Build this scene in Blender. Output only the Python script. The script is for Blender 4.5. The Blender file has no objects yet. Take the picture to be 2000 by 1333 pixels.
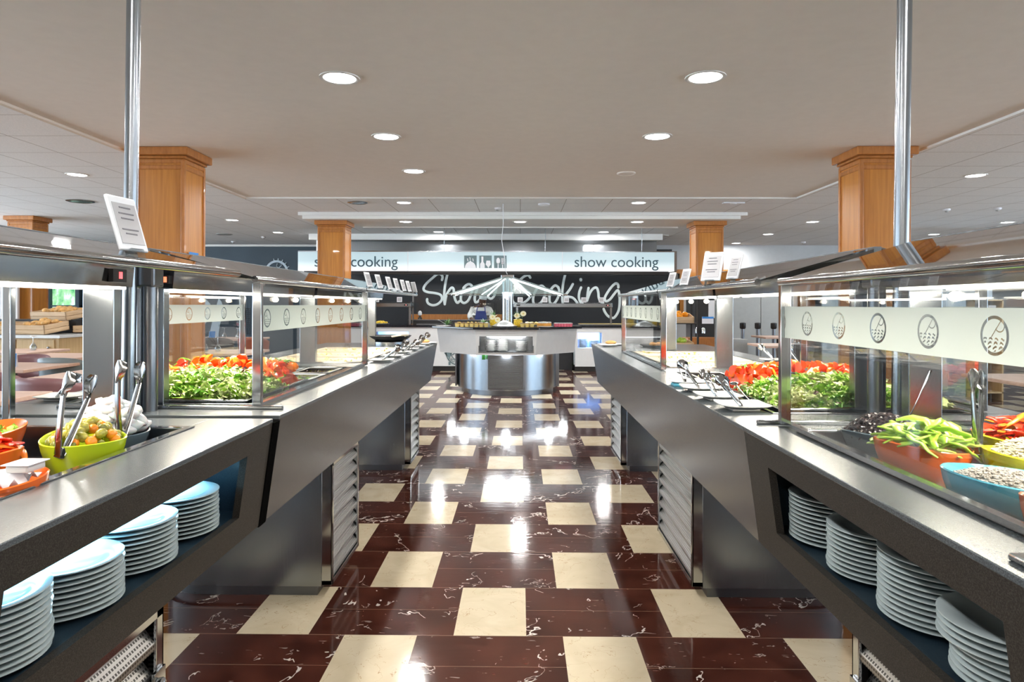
import bpy, math, random
from mathutils import Matrix, Vector, Euler
PI = math.pi
R = random.Random(7)
C = bpy.context.scene.collection
S = bpy.context.scene

# ---------------------------------------------------------------- camera, world, exposure
F, VX, HY, EYE = 1300.0, 1015.4, 596.0, 1.3
cam_d = bpy.data.cameras.new('camera')
cam_d.sensor_width = 36; cam_d.lens = F * 36 / 2000
cam_d.shift_y = -(666.5 - HY) / 2000
cam_d.clip_start = 0.02; cam_d.clip_end = 200
cam = bpy.data.objects.new('camera', cam_d); C.objects.link(cam)
cam.matrix_world = (Matrix.Translation((0, 0, EYE)) @ Matrix.Rotation(math.atan((VX - 1000) / F), 4, 'Z')
                    @ Matrix.Rotation(PI / 2, 4, 'X') @ Matrix.Rotation(0.0022, 4, 'Z'))
S.camera = cam
S.view_settings.view_transform = 'Standard'
S.view_settings.look = 'None'
S.view_settings.gamma = 1
S.view_settings.use_curve_mapping = False
S.view_settings.exposure = 0.35
W = bpy.data.worlds.new('world'); S.world = W; W.use_nodes = True
_n, _l = W.node_tree.nodes, W.node_tree.links
_tc = _n.new('ShaderNodeTexCoord'); _sx = _n.new('ShaderNodeSeparateXYZ'); _l.new(_tc.outputs['Generated'], _sx.inputs[0])
_mr = _n.new('ShaderNodeMapRange'); _l.new(_sx.outputs[2], _mr.inputs[0]); _mr.inputs[1].default_value = -.05; _mr.inputs[2].default_value = .02
_rp = _n.new('ShaderNodeValToRGB'); _l.new(_mr.outputs[0], _rp.inputs[0])
_rp.color_ramp.elements[0].color = (.80, .91, 1.0, 1); _rp.color_ramp.elements[1].color = (.26, .34, .42, 1)   # bright lower half added to light the ceiling, sky above
_l.new(_rp.outputs[0], _n['Background'].inputs[0]); _n['Background'].inputs[1].default_value = 11
S.cycles.use_denoising = True
S.cycles.max_bounces = 10
S.cycles.transparent_max_bounces = 24
S.cycles.caustics_reflective = False
S.cycles.caustics_refractive = False
S.cycles.sample_clamp_indirect = 4.0

def wp(px, py, Y):
    """where a sight line of the photo meets the plane Y"""
    return ((px - VX) * Y / F, Y, EYE - (py - HY) * Y / F)

# ---------------------------------------------------------------- materials
class NT:
    def __init__(s, name):
        s.m = bpy.data.materials.new(name); s.m.use_nodes = True
        s.n = s.m.node_tree.nodes; s.l = s.m.node_tree.links
        s.b = s.n['Principled BSDF']; s.out = s.n['Material Output']
    def node(s, t, **k):
        n = s.n.new(t)
        for a, v in k.items(): setattr(n, a, v)
        return n
    def put(s, sock, v):
        if isinstance(v, (int, float)): sock.default_value = v
        elif isinstance(v, (tuple, list)): sock.default_value = tuple(v) if len(v) == len(sock.default_value) else tuple(v) + (1,)
        else: s.l.new(v, sock)
    def ma(s, op, a, b=0.0, c=None):
        n = s.node('ShaderNodeMath', operation=op)
        s.put(n.inputs[0], a); s.put(n.inputs[1], b)
        if c is not None: s.put(n.inputs[2], c)
        return n.outputs[0]
    def obj(s, scale=(1, 1, 1)):
        t = s.node('ShaderNodeTexCoord'); m = s.node('ShaderNodeMapping')
        m.inputs['Scale'].default_value = scale
        s.l.new(t.outputs['Object'], m.inputs[0]); return m.outputs[0]
    def xyz(s, v=None):
        n = s.node('ShaderNodeSeparateXYZ'); s.l.new(v or s.obj(), n.inputs[0]); return n.outputs
    def noise(s, vec, scale=5, detail=3, dist=0.0, rough=.5):
        n = s.node('ShaderNodeTexNoise'); s.l.new(vec, n.inputs['Vector'])
        n.inputs['Scale'].default_value = scale; n.inputs['Detail'].default_value = detail
        n.inputs['Distortion'].default_value = dist; n.inputs['Roughness'].default_value = rough
        return n.outputs[0]
    def ramp(s, f, stops):
        n = s.node('ShaderNodeValToRGB'); s.l.new(f, n.inputs[0]); e = n.color_ramp.elements
        while len(e) < len(stops): e.new(.5)
        for k, (p, c) in enumerate(stops): e[k].position = p; e[k].color = tuple(c) + (1,) if len(c) == 3 else c
        return n.outputs[0]
    def mix(s, f, a, b):
        n = s.node('ShaderNodeMix', data_type='RGBA'); s.put(n.inputs[0], f); s.put(n.inputs[6], a); s.put(n.inputs[7], b)
        return n.outputs[2]
    def bump(s, h, strength=.2, dist=.01):
        n = s.node('ShaderNodeBump'); n.inputs['Strength'].default_value = strength; n.inputs['Distance'].default_value = dist
        s.l.new(h, n.inputs['Height']); s.l.new(n.outputs[0], s.b.inputs['Normal'])
    def set(s, **k):
        for a, v in k.items():
            s.put(s.b.inputs[{'col': 'Base Color', 'rough': 'Roughness', 'metal': 'Metallic', 'ec': 'Emission Color',
                              'es': 'Emission Strength', 'sss': 'Subsurface Weight', 'alpha': 'Alpha', 'coat': 'Coat Weight',
                              'spec': 'Specular IOR Level', 'trans': 'Transmission Weight'}[a]], v)
        return s.m

def flat(name, col, rough=.5, metal=0.0, var=.08, scale=12, **k):
    t = NT(name); n = t.noise(t.obj(), scale, 3)
    a = tuple(c * (1 - var) for c in col); b = tuple(min(1, c * (1 + var)) for c in col)
    t.set(col=t.ramp(n, [(.3, a), (.7, b)]), rough=rough, metal=metal, **k); return t.m
def emis(name, col, st):
    t = NT(name); t.set(col=(.8, .8, .8), ec=col, es=st); return t.m
def steel(name, col=(.33, .36, .39), rough=.25, stretch=(60, 60, 2), amt=.08):
    t = NT(name); n = t.noise(t.obj(stretch), 3, 2)
    t.set(col=col, metal=1.0, rough=t.ma('MULTIPLY_ADD', n, amt, rough - amt / 2)); t.bump(n, .03, .002); return t.m
def wood(name, a, b, rough=.3, stretch=(14, 14, .7), coat=0.0):
    t = NT(name); n = t.noise(t.obj(stretch), 2.2, 5, .6)
    t.set(col=t.ramp(n, [(.3, a), (.7, b)]), rough=rough, coat=coat); return t.m
def thin_glass(name, tint=(.93, .97, .96), rough=0.0, base=.05, power=.85):
    t = NT(name); t.n.remove(t.b)
    tr = t.node('ShaderNodeBsdfTransparent'); tr.inputs[0].default_value = tint + (1,)
    gl = t.node('ShaderNodeBsdfGlossy'); gl.inputs['Roughness'].default_value = rough
    fr = t.node('ShaderNodeFresnel'); fr.inputs[0].default_value = 1.5
    f = t.ma('MINIMUM', t.ma('MULTIPLY_ADD', fr.outputs[0], power, base - .03), .92)
    mx = t.node('ShaderNodeMixShader'); t.l.new(f, mx.inputs[0]); t.l.new(tr.outputs[0], mx.inputs[1]); t.l.new(gl.outputs[0], mx.inputs[2])
    t.l.new(mx.outputs[0], t.out.inputs[0]); return t.m

MT = {}
# polished marble floor: cream slabs among dark red veined slabs
def floor_mat():
    t = NT('marble_floor'); x, y, z = t.xyz()
    Wd, Dp = .286, .443
    r = t.ma('DIVIDE', t.ma('SUBTRACT', y, 2.610 - 40 * Dp), Dp)
    row = t.ma('FLOOR', r); fr = t.ma('FRACT', r)
    par = t.ma('MODULO', row, 2.0)
    u = t.ma('ADD', t.ma('DIVIDE', t.ma('ADD', x, .258 + 150 * Wd), Wd), t.ma('MULTIPLY', par, 1.5))
    um = t.ma('MODULO', u, 3.0)
    cream = t.ma('LESS_THAN', um, 1.0)
    e = .006
    g1 = t.ma('LESS_THAN', fr, e * .9)
    g2 = t.ma('MULTIPLY', t.ma('LESS_THAN', t.ma('ABSOLUTE', t.ma('SUBTRACT', fr, .5)), e * .35), t.ma('SUBTRACT', 1.0, cream))
    grout = t.ma('MAXIMUM', g1, g2)
    o = t.obj()
    cm = t.node('ShaderNodeCombineXYZ'); t.l.new(row, cm.inputs[2]); cell = t.ma('FLOOR', t.ma('DIVIDE', u, 3.0)); t.l.new(cell, cm.inputs[0])
    va = t.node('ShaderNodeVectorMath', operation='MULTIPLY_ADD'); t.l.new(cm.outputs[0], va.inputs[0]); va.inputs[1].default_value = (3.7, 0, 5.3); t.l.new(o, va.inputs[2])
    vv = va.outputs[0]
    n1 = t.noise(vv, 2.0, 5, .5, .6)
    n2 = t.noise(vv, 6, 4, .5, .6)
    v1 = t.ma('LESS_THAN', t.ma('ABSOLUTE', t.ma('SUBTRACT', n1, .5)), .0045)
    v2 = t.ma('LESS_THAN', t.ma('ABSOLUTE', t.ma('SUBTRACT', n2, .52)), .006)
    msk = t.ma('GREATER_THAN', t.noise(vv, 3.1, 2), .52)
    msk2 = t.ma('GREATER_THAN', t.noise(vv, 6.1, 2), .60)
    vs_ = t.node('ShaderNodeMapping'); vs_.inputs['Scale'].default_value = (7, 26, 1); vs_.inputs['Rotation'].default_value = (0, 0, .35); t.l.new(vv, vs_.inputs[0])
    v3 = t.ma('MULTIPLY', t.ma('GREATER_THAN', t.noise(vs_.outputs[0], 2.2, 3, .6), .705), .35)
    blot = t.ma('GREATER_THAN', t.noise(vv, 4.2, 6, .8, .7), .715)
    vein = t.ma('MAXIMUM', t.ma('MAXIMUM', t.ma('MULTIPLY', v1, msk), t.ma('MULTIPLY', t.ma('MULTIPLY', v2, msk2), .6)), t.ma('MAXIMUM', blot, v3))
    dark = t.ramp(t.noise(vv, 7, 6, .5), [(.3, (.035, .010, .007)), (.7, (.085, .025, .016))])
    dark = t.mix(vein, dark, (.55, .50, .46))
    cr = t.ramp(t.noise(vv, 5, 5, 1.0), [(.3, (.54, .45, .31)), (.7, (.64, .55, .40))])
    cr = t.mix(t.ma('LESS_THAN', t.ma('ABSOLUTE', t.ma('SUBTRACT', n2, .47)), .002), cr, (.40, .28, .17))
    col = t.mix(cream, dark, cr)
    col = t.mix(grout, col, (.26, .18, .13))
    t.set(col=col, rough=t.ma('MULTIPLY_ADD', n1, .08, .05), spec=.6)
    t.bump(t.noise(t.obj((2.2, 9, 1)), 3, 3), .10, .004)
    return t.m
MT['floor'] = floor_mat()
def tile_ceiling():
    t = NT('ceiling_tiles'); x, y, z = t.xyz()
    gx = t.ma('LESS_THAN', t.ma('FRACT', t.ma('DIVIDE', t.ma('ADD', x, 40.0 * .675), .675)), .012)
    gy = t.ma('LESS_THAN', t.ma('FRACT', t.ma('DIVIDE', t.ma('ADD', y, 40.0 * .675), .675)), .010)
    g = t.ma('MAXIMUM', gx, gy)
    n = t.noise(t.obj(), 90, 2)
    base = t.ramp(n, [(.3, (.80, .82, .85)), (.7, (.90, .91, .93))])
    t.set(col=t.mix(g, base, (.28, .25, .24)), rough=.9); t.bump(n, .15, .003); return t.m
MT['ctile'] = tile_ceiling()
MT['plaster'] = flat('warm_cast_plaster', (.90, .865, .83), .8, var=.015)  # white plaster, tinted with the warm cast of the mixed lighting
MT['cornice'] = flat('white_cornice', (.80, .80, .79), .6, var=.01)
MT['cornice2'] = flat('cream_cornice_shade', (.74, .66, .58), .6, var=.01)  # brownish shade of the left cornice put in the colour; also wall paint
MT['navy'] = flat('navy_wall_paint', (.050, .078, .105), .6, var=.1, scale=1.5)
MT['white'] = flat('white_paint', (.58, .61, .64), .5, var=.02)
MT['lacq'] = flat('white_lacquer', (.72, .74, .75), .35, var=.02)
MT['black'] = flat('black_wall', (.014, .017, .022), .6, var=.2, scale=2)
MT['blackplastic'] = flat('black_plastic', (.015, .015, .016), .35)
MT['blackgran'] = flat('black_granite_top', (.012, .014, .02), .12, var=.3, scale=90)
MT['pillar'] = wood('honey_wood', (.42, .155, .022), (.58, .24, .040), .28, coat=.3)
MT['pillar2'] = wood('honey_wood_trim', (.36, .13, .03), (.50, .20, .05), .3, (14, 14, 3), .3)
MT['oak'] = wood('pale_oak', (.56, .38, .18), (.68, .49, .26), .45)
MT['crate'] = wood('crate_wood', (.55, .38, .22), (.68, .50, .32), .6, (2, 2, 20))
MT['ttop'] = wood('table_wood', (.62, .42, .33), (.72, .52, .42), .4, (2, 14, 14))
MT['whitewash'] = wood('whitewashed_wood', (.62, .58, .56), (.74, .71, .70), .6)
MT['steel'] = steel('brushed_steel')
MT['steeld'] = steel('satin_steel_panel', (.20, .21, .23), .30, (50, 2, 50), .1)
MT['chrome'] = steel('chrome', (.50, .52, .54), .10, (3, 3, 3), .02)
MT['tong'] = steel('tong_steel', (.36, .36, .36), .16, (3, 3, 3), .04)
MT['dgran'] = None
def dgran(name, a, b, rough, metal):
    t = NT(name); n = t.noise(t.obj(), 420, 2)
    t.set(col=t.ramp(n, [(.42, a), (.70, b)]), rough=rough, metal=metal, spec=.2 if name[:3] == 'spe' else .5); return t.m
MT['foam'] = flat('black_foam', (.004, .004, .004), .95, spec=0.0)
MT['granA'] = dgran('speckled_granite_panel', (.018, .016, .014), (.055, .050, .044), .5, .0)
MT['top'] = dgran('granite_worktop', (.075, .088, .098), (.13, .148, .16), .27, .25)
MT['fascia'] = dgran('granite_fascia', (.070, .073, .078), (.12, .123, .128), .27, .7)
MT['niche'] = dgran('niche_laminate', (.008, .020, .032), (.02, .035, .05), .4, 0)
MT['porcelain'] = flat('white_porcelain', (.44, .52, .54), .12, var=.01)
MT['porc2'] = flat('bright_porcelain', (.62, .64, .64), .15, var=.01)
MT['glass'] = thin_glass('clear_glass', (.985, .995, .99), 0, .035, .42)
def veil_glass():
    t = NT('pale_canopy_glass'); t.set(col=(.75, .85, .85), rough=.15); tp = t.node('ShaderNodeBsdfTransparent'); tp.inputs[0].default_value = (.9, .96, .95, 1)
    mx = t.node('ShaderNodeMixShader'); mx.inputs[0].default_value = .22; t.l.new(tp.outputs[0], mx.inputs[1]); t.l.new(t.b.outputs[0], mx.inputs[2]); t.l.new(mx.outputs[0], t.out.inputs[0]); return t.m
MT['veil'] = veil_glass()
MT['roofglass'] = thin_glass('canopy_glass', (.90, .93, .93), .02, .24, 1.3)
MT['cupglass'] = thin_glass('cup_glass', (.88, .93, .95), .02, .12)
MT['sign'] = emis('sign_light', (.78, .93, 1.0), .5)
MT['signgrad'] = None
MT['downlight'] = emis('downlight_glow', (1, 1, 1), 9)
MT['warm'] = emis('heat_lamp_glow', (1, .86, .66), 14)
MT['led'] = emis('led_strip_glow', (1, .93, .80), 5)
MT['ledw'] = emis('white_led_glow', (.92, .97, 1), 3)
MT['ledb'] = emis('blue_led_glow', (.08, .28, 1), 1.0)
MT['nicheled'] = emis('cool_led_glow', (.55, .85, 1), 9)
MT['red'] = emis('red_display', (1, .03, .05), 1.6)
MT['orangesw'] = emis('orange_switch', (1, .18, .03), 1.2)
MT['green'] = flat('green_sticker', (.05, .35, .05), .5)
MT['text'] = flat('dark_teal_letters', (.03, .08, .11), .5)
MT['icon'] = flat('grey_teal_icon', (.13, .20, .22), .5)
MT['letter'] = flat('pale_painted_letters', (.78, .86, .87), .5, var=.02)
MT['decal'] = flat('pale_blue_decal', (.62, .74, .84), .5, var=.03)
MT['tabletf'] = flat('tablet_frame_white', (.75, .77, .80), .35, var=.01)
MT['tablets'] = flat('tablet_screen_grey', (.42, .42, .44), .3, var=.02)
MT['ink'] = flat('grey_ink', (.16, .16, .18), .5)
MT['blue'] = flat('blue_card', (.03, .22, .62), .5)
MT['card'] = flat('white_card', (.78, .80, .85), .5, var=.01)
MT['lime'] = flat('lime_melamine', (.48, .62, .02), .18, var=.03)
MT['orangeb'] = flat('orange_melamine', (.78, .14, .02), .2, var=.06)
MT['blueb'] = flat('turquoise_melamine', (.10, .42, .58), .2, var=.05)
MT['greyb'] = flat('slate_melamine', (.10, .14, .17), .25, var=.1)
MT['yellowb'] = flat('yellow_melamine', (.66, .58, .02), .2, var=.1, scale=60)
MT['pepr'] = flat('red_pepper', (.72, .035, .01), .2, var=.3, scale=25)
MT['pepg'] = flat('green_pepper', (.38, .62, .06), .3, var=.35, scale=40)
MT['pepo'] = flat('orange_pepper', (.85, .22, .02), .25, var=.2)
MT['tom'] = flat('tomato', (.70, .055, .012), .18, var=.35, scale=30, sss=.15)
MT['tomo'] = flat('pale_tomato', (.85, .18, .02), .18, var=.3, scale=60, sss=.15)
MT['olive'] = flat('green_olive', (.22, .22, .04), .2, var=.25, scale=40)
MT['pick'] = flat('pickle', (.36, .33, .05), .25, var=.4, scale=120)
MT['carrot'] = flat('pickled_carrot', (.85, .27, .02), .25, var=.15)
MT['blackol'] = flat('black_olive_slice', (.030, .018, .020), .25, var=.5)
MT['mozz'] = flat('white_mozzarella', (.66, .67, .66), .35, var=.02, sss=.2)
MT['cheese'] = flat('grated_cheese', (.66, .60, .42), .5, var=.05)
MT['seed'] = flat('sunflower_seed', (.30, .27, .24), .6, var=.7, scale=300)
MT['bread'] = flat('bread_crust', (.66, .38, .13), .6, var=.35, scale=14)
MT['orange'] = flat('orange_peel', (.95, .36, .01), .35, var=.08)
MT['pear'] = flat('green_fruit', (.35, .50, .05), .35, var=.2)
MT['cream'] = flat('cream_tray_enamel', (.62, .55, .43), .25, var=.03)
MT['pan'] = flat('black_pan', (.018, .018, .02), .3, var=.2)
MT['cgrey'] = flat('grey_shell', (.20, .25, .27), .35, var=.04)
MT['cmauve'] = flat('mauve_shell', (.26, .13, .14), .35, var=.04)
MT['cbrown'] = flat('taupe_shell', (.10, .085, .075), .4, var=.05)
MT['crust'] = flat('rust_shell', (.28, .07, .03), .4, var=.05)
MT['cleg'] = flat('pale_grey_leg', (.48, .52, .54), .4, var=.03)
MT['skin'] = flat('dark_skin', (.10, .045, .028), .5, var=.08)
MT['jacket'] = flat('white_jacket', (.74, .76, .76), .8, var=.03)
MT['apron'] = flat('blue_apron', (.035, .06, .26), .8, var=.05)
MT['cap'] = flat('pale_cap', (.62, .70, .74), .8, var=.03)
MT['partition'] = flat('grey_partition', (.36, .38, .38), .4, var=.03)
MT['greenleaf'] = flat('pineapple_leaf', (.12, .26, .09), .45, var=.3)
MT['petal'] = flat('pale_petal', (.85, .80, .55), .5, var=.05)
MT['pine'] = flat('pineapple_flesh', (.85, .60, .05), .4, var=.2, scale=50)
MT['custard'] = flat('custard', (.80, .62, .22), .35, var=.08)
MT['cake'] = flat('sponge_cake', (.72, .33, .05), .5, var=.2)
MT['pink'] = flat('pink_mousse', (.72, .16, .24), .35, var=.15)
MT['brownrim'] = flat('caramel', (.16, .06, .02), .3)
MT['garden'] = None

# frosted vinyl band with rows of clear cut emblems
def frost(pitch, phase):
    t = NT('frosted_band'); x, y, z = t.xyz()
    u = t.ma('SUBTRACT', t.ma('MULTIPLY', t.ma('FRACT', t.ma('DIVIDE', t.ma('ADD', y, 20 * pitch - phase + pitch / 2), pitch)), pitch), pitch / 2)
    w = t.ma('SUBTRACT', z, .045)
    rr = t.ma('SQRT', t.ma('ADD', t.ma('MULTIPLY', u, u), t.ma('MULTIPLY', w, w)))
    ring = t.ma('MULTIPLY', t.ma('LESS_THAN', rr, .0325), t.ma('GREATER_THAN', rr, .0272))
    wave = t.ma('SINE', t.ma('ADD', t.ma('MULTIPLY', w, 900.0), t.ma('MULTIPLY', t.ma('SINE', t.ma('MULTIPLY', u, 520.0)), 1.4)))
    dash = t.ma('LESS_THAN', t.ma('ABSOLUTE', t.ma('SUBTRACT', t.ma('FRACT', t.ma('ADD', t.ma('MULTIPLY', u, 75.0), t.ma('MULTIPLY', w, 22.0))), .5)), .30)
    sea = t.ma('MULTIPLY', t.ma('MULTIPLY', t.ma('LESS_THAN', rr, .026), t.ma('LESS_THAN', w, -.003)), t.ma('MULTIPLY', t.ma('GREATER_THAN', wave, 0.0), dash))
    d = t.ma('ABSOLUTE', t.ma('SUBTRACT', w, t.ma('MULTIPLY_ADD', u, -1.25, .006)))
    stem = t.ma('MULTIPLY', t.ma('MULTIPLY', t.ma('LESS_THAN', d, .0013), t.ma('LESS_THAN', rr, .030)), t.ma('MULTIPLY', t.ma('GREATER_THAN', w, -.003), t.ma('LESS_THAN', u, .008)))
    a = t.ma('ADD', u, .012); b = t.ma('SUBTRACT', w, .017)
    q = t.ma('SQRT', t.ma('ADD', t.ma('MULTIPLY', a, a), t.ma('MULTIPLY', b, b)))
    cup = t.ma('MULTIPLY', t.ma('LESS_THAN', t.ma('ABSOLUTE', t.ma('SUBTRACT', q, .0105)), .0010), t.ma('LESS_THAN', t.ma('ADD', b, a), .004))
    mask = t.ma('MINIMUM', t.ma('ADD', t.ma('ADD', ring, sea), t.ma('ADD', stem, cup)), 1.0)
    t.set(col=(.47, .52, .49), rough=.6)
    tl = t.node('ShaderNodeBsdfTranslucent'); tl.inputs[0].default_value = (.50, .54, .50, 1)
    m1 = t.node('ShaderNodeMixShader'); m1.inputs[0].default_value = .45
    t.l.new(t.b.outputs[0], m1.inputs[1]); t.l.new(tl.outputs[0], m1.inputs[2])
    tp = t.node('ShaderNodeBsdfTransparent')
    m0 = t.node('ShaderNodeMixShader'); m0.inputs[0].default_value = .06; t.l.new(m1.outputs[0], m0.inputs[1]); t.l.new(tp.outputs[0], m0.inputs[2])
    m2 = t.node('ShaderNodeMixShader'); t.l.new(mask, m2.inputs[0]); t.l.new(m0.outputs[0], m2.inputs[1]); t.l.new(tp.outputs[0], m2.inputs[2])
    t.l.new(m2.outputs[0], t.out.inputs[0]); return t.m
def sign_mat():
    t = NT('backlit_sign_face'); x, y, z = t.xyz()
    g = t.ramp(t.ma('DIVIDE', z, .40), [(.0, (1.0, 1.0, 1.0)), (.25, (.80, .92, .95)), (.5, (.42, .60, .66)), (1.0, (.36, .52, .58))])
    t.set(col=(.30, .34, .36), rough=.3, ec=g, es=.60); return t.m
def perf_mat():
    t = NT('perforated_steel'); x, y, z = t.xyz()
    a = t.ma('ABSOLUTE', t.ma('SUBTRACT', t.ma('FRACT', t.ma('MULTIPLY', y, 110.0)), .5))
    b = t.ma('ABSOLUTE', t.ma('SUBTRACT', t.ma('FRACT', t.ma('MULTIPLY', z, 95.0)), .5))
    h = t.ma('LESS_THAN', t.ma('MAXIMUM', a, t.ma('MULTIPLY', b, 1.3)), .30)
    t.set(col=t.mix(h, (.36, .36, .36), (.01, .01, .01)), metal=t.ma('SUBTRACT', 1.0, h), rough=.3); return t.m
def rib_mat():
    t = NT('ribbed_steel'); x, y, z = t.xyz()
    s = t.ma('SINE', t.ma('MULTIPLY', z, 1100.0)); t.set(col=(.48, .49, .48), metal=1.0, rough=.3); t.bump(s, .6, .0015); return t.m
MT['perf'] = perf_mat(); MT['rib'] = rib_mat(); MT['signface'] = sign_mat()
def garden():
    t = NT('garden_view'); n = t.noise(t.obj((1, 1, .6)), 6, 4)
    c = t.ramp(n, [(.3, (.05, .35, .12)), (.5, (.35, .65, .35)), (.65, (.8, .95, 1.0))]); t.set(col=c, ec=c, es=.8, rough=.8); return t.m
MT['garden'] = garden()

# ---------------------------------------------------------------- mesh helpers
class MB:
    def __init__(s): s.v = []; s.f = []; s.mi = []
    def add(s, vs, fs, m=0, M=None):
        o = len(s.v)
        if M is not None: vs = [tuple(M @ Vector(v)) for v in vs]
        s.v += [tuple(v) for v in vs]; s.f += [tuple(i + o for i in f) for f in fs]; s.mi += [m] * len(fs); return s
    def box(s, x0, y0, z0, x1, y1, z1, m=0, M=None):
        x0, x1 = sorted((x0, x1)); y0, y1 = sorted((y0, y1)); z0, z1 = sorted((z0, z1))
        vs = [(x0, y0, z0), (x1, y0, z0), (x1, y1, z0), (x0, y1, z0), (x0, y0, z1), (x1, y0, z1), (x1, y1, z1), (x0, y1, z1)]
        return s.add(vs, [(3, 2, 1, 0), (4, 5, 6, 7), (0, 1, 5, 4), (1, 2, 6, 5), (2, 3, 7, 6), (3, 0, 4, 7)], m, M)
    def prism(s, poly, a, b, axis='z', m=0, M=None):
        n = len(poly); ar = sum(poly[i][0] * poly[(i + 1) % n][1] - poly[(i + 1) % n][0] * poly[i][1] for i in range(n))
        if ar < 0: poly = poly[::-1]
        if axis == 'z': P = lambda p, t: (p[0], p[1], t)
        elif axis == 'y': P = lambda p, t: (p[0], -t, p[1])
        else: P = lambda p, t: (t, p[0], p[1])
        if axis == 'y': a, b = -max(a, b), -min(a, b)
        a, b = min(a, b), max(a, b)
        vs = [P(p, a) for p in poly] + [P(p, b) for p in poly]
        fs = [tuple(range(n))[::-1], tuple(range(n, 2 * n))] + [(i, (i + 1) % n, n + (i + 1) % n, n + i) for i in range(n)]
        return s.add(vs, fs, m, M)
    def lathe(s, prof, n=24, m=0, M=None, sx=1, sy=1, fn=None):
        vs = []; fs = []
        for (r, z) in prof:
            for k in range(n):
                a = 2 * PI * k / n; p = (r * sx * math.cos(a), r * sy * math.sin(a), z)
                vs.append(fn(p, a) if fn else p)
        for j in range(len(prof) - 1):
            for k in range(n):
                fs.append((j * n + k, j * n + (k + 1) % n, (j + 1) * n + (k + 1) % n, (j + 1) * n + k))
        if prof[0][0] > 1e-5: fs.append(tuple(range(n))[::-1])
        if prof[-1][0] > 1e-5: fs.append(tuple(range((len(prof) - 1) * n, len(prof) * n)))
        return s.add(vs, fs, m, M)
    def tube(s, pts, r, n=8, m=0, M=None, flat=1.0, up=(0, 0, 1)):
        pts = [Vector(p) for p in pts]; vs = []; fs = []
        rr = r if isinstance(r, (list, tuple)) else [r] * len(pts)
        for i, p in enumerate(pts):
            t = (pts[min(i + 1, len(pts) - 1)] - pts[max(i - 1, 0)]).normalized()
            u = Vector(up); 
            if abs(t.dot(u)) > .95: u = Vector((1, 0, 0)) if abs(t.x) < .9 else Vector((0, 1, 0))
            a = t.cross(u).normalized(); b = a.cross(t).normalized()
            for k in range(n):
                g = 2 * PI * k / n; vs.append(tuple(p + a * rr[i] * math.cos(g) + b * rr[i] * flat * math.sin(g)))
        for i in range(len(pts) - 1):
            for k in range(n): fs.append((i * n + k, i * n + (k + 1) % n, (i + 1) * n + (k + 1) % n, (i + 1) * n + k))
        fs.append(tuple(range(n))[::-1]); fs.append(tuple(range((len(pts) - 1) * n, len(pts) * n)))
        return s.add(vs, fs, m, M)
    def ball(s, c, rx, ry=None, rz=None, n=12, m=0, rnd=0.0, M=None, rng=R):
        ry = ry or rx; rz = rz or rx; vs = []; fs = []; h = n // 2
        for j in range(h + 1):
            ph = PI * j / h
            for k in range(n):
                a = 2 * PI * k / n; q = 1 + rnd * (rng.random() - .5) if 0 < j < h else 1
                vs.append((c[0] + rx * q * math.sin(ph) * math.cos(a), c[1] + ry * q * math.sin(ph) * math.sin(a), c[2] - rz * q * math.cos(ph)))
        for j in range(h):
            for k in range(n): fs.append((j * n + k, j * n + (k + 1) % n, (j + 1) * n + (k + 1) % n, (j + 1) * n + k))
        return s.add(vs, fs, m, M)
    def build(s, name, mat, parent=None, world=True, smooth=False, bevel=0, seg=2, origin=None, split=40):
        me = bpy.data.meshes.new(name)
        if parent is not None: off = Vector(parent['_o']) if world and '_o' in parent else Vector((0, 0, 0))
        elif origin is not None: off = Vector(origin)
        else:
            xs, ys, zs = zip(*s.v); off = Vector(((min(xs) + max(xs)) / 2, (min(ys) + max(ys)) / 2, min(zs)))
        me.from_pydata([tuple(Vector(v) - off) for v in s.v], [], s.f)
        ml = mat if isinstance(mat, list) else [mat]
        for q in ml: me.materials.append(MT[q] if isinstance(q, str) else q)
        if len(ml) > 1:
            for p, i in zip(me.polygons, s.mi): p.material_index = i
        if smooth:
            for p in me.polygons: p.use_smooth = True
        me.update()
        if smooth: me.set_sharp_from_angle(angle=math.radians(split))
        o = bpy.data.objects.new(name, me); C.objects.link(o)
        if parent is not None: o.parent = parent; o['_o'] = tuple(off)
        else: o.location = off; o['_o'] = tuple(off)
        if bevel:
            b = o.modifiers.new('bevel', 'BEVEL'); b.width = bevel; b.segments = seg; b.limit_method = 'ANGLE'
        return o

def tag(o, label=None, cat=None, group=None, kind=None):
    if label: o['label'] = label
    if cat: o['category'] = cat
    if group: o['group'] = group
    if kind: o['kind'] = kind
    return o
def thing(name, label, cat, loc=(0, 0, 0), rz=0.0, group=None, kind=None):
    o = bpy.data.objects.new(name, None); o.empty_display_size = .1; C.objects.link(o)
    o.location = loc; o.rotation_euler = (0, 0, rz); o['_o'] = tuple(loc) if rz == 0 else (0, 0, 0)
    return tag(o, label, cat, group, kind)
def kids(o): return [c for c in bpy.data.objects if c.parent == o]
_KC = {}
def dup(root, loc=None, rot=None, label=None, group=None, scale=None, mat=None):
    if root.name not in _KC: _KC[root.name] = [(c, kids(c)) for c in kids(root)]
    r = root.copy(); C.objects.link(r)
    if loc is not None: r.location = loc
    if rot is not None: r.rotation_euler = rot if isinstance(rot, (tuple, Euler)) else (0, 0, rot)
    if scale is not None: r.scale = scale if isinstance(scale, tuple) else (scale,) * 3
    if label: r['label'] = label
    if group: r['group'] = group
    for ch, gs in _KC[root.name]:
        c = ch.copy(); C.objects.link(c); c.parent = r
        for g in gs: d = g.copy(); C.objects.link(d); d.parent = c
    return r
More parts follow.
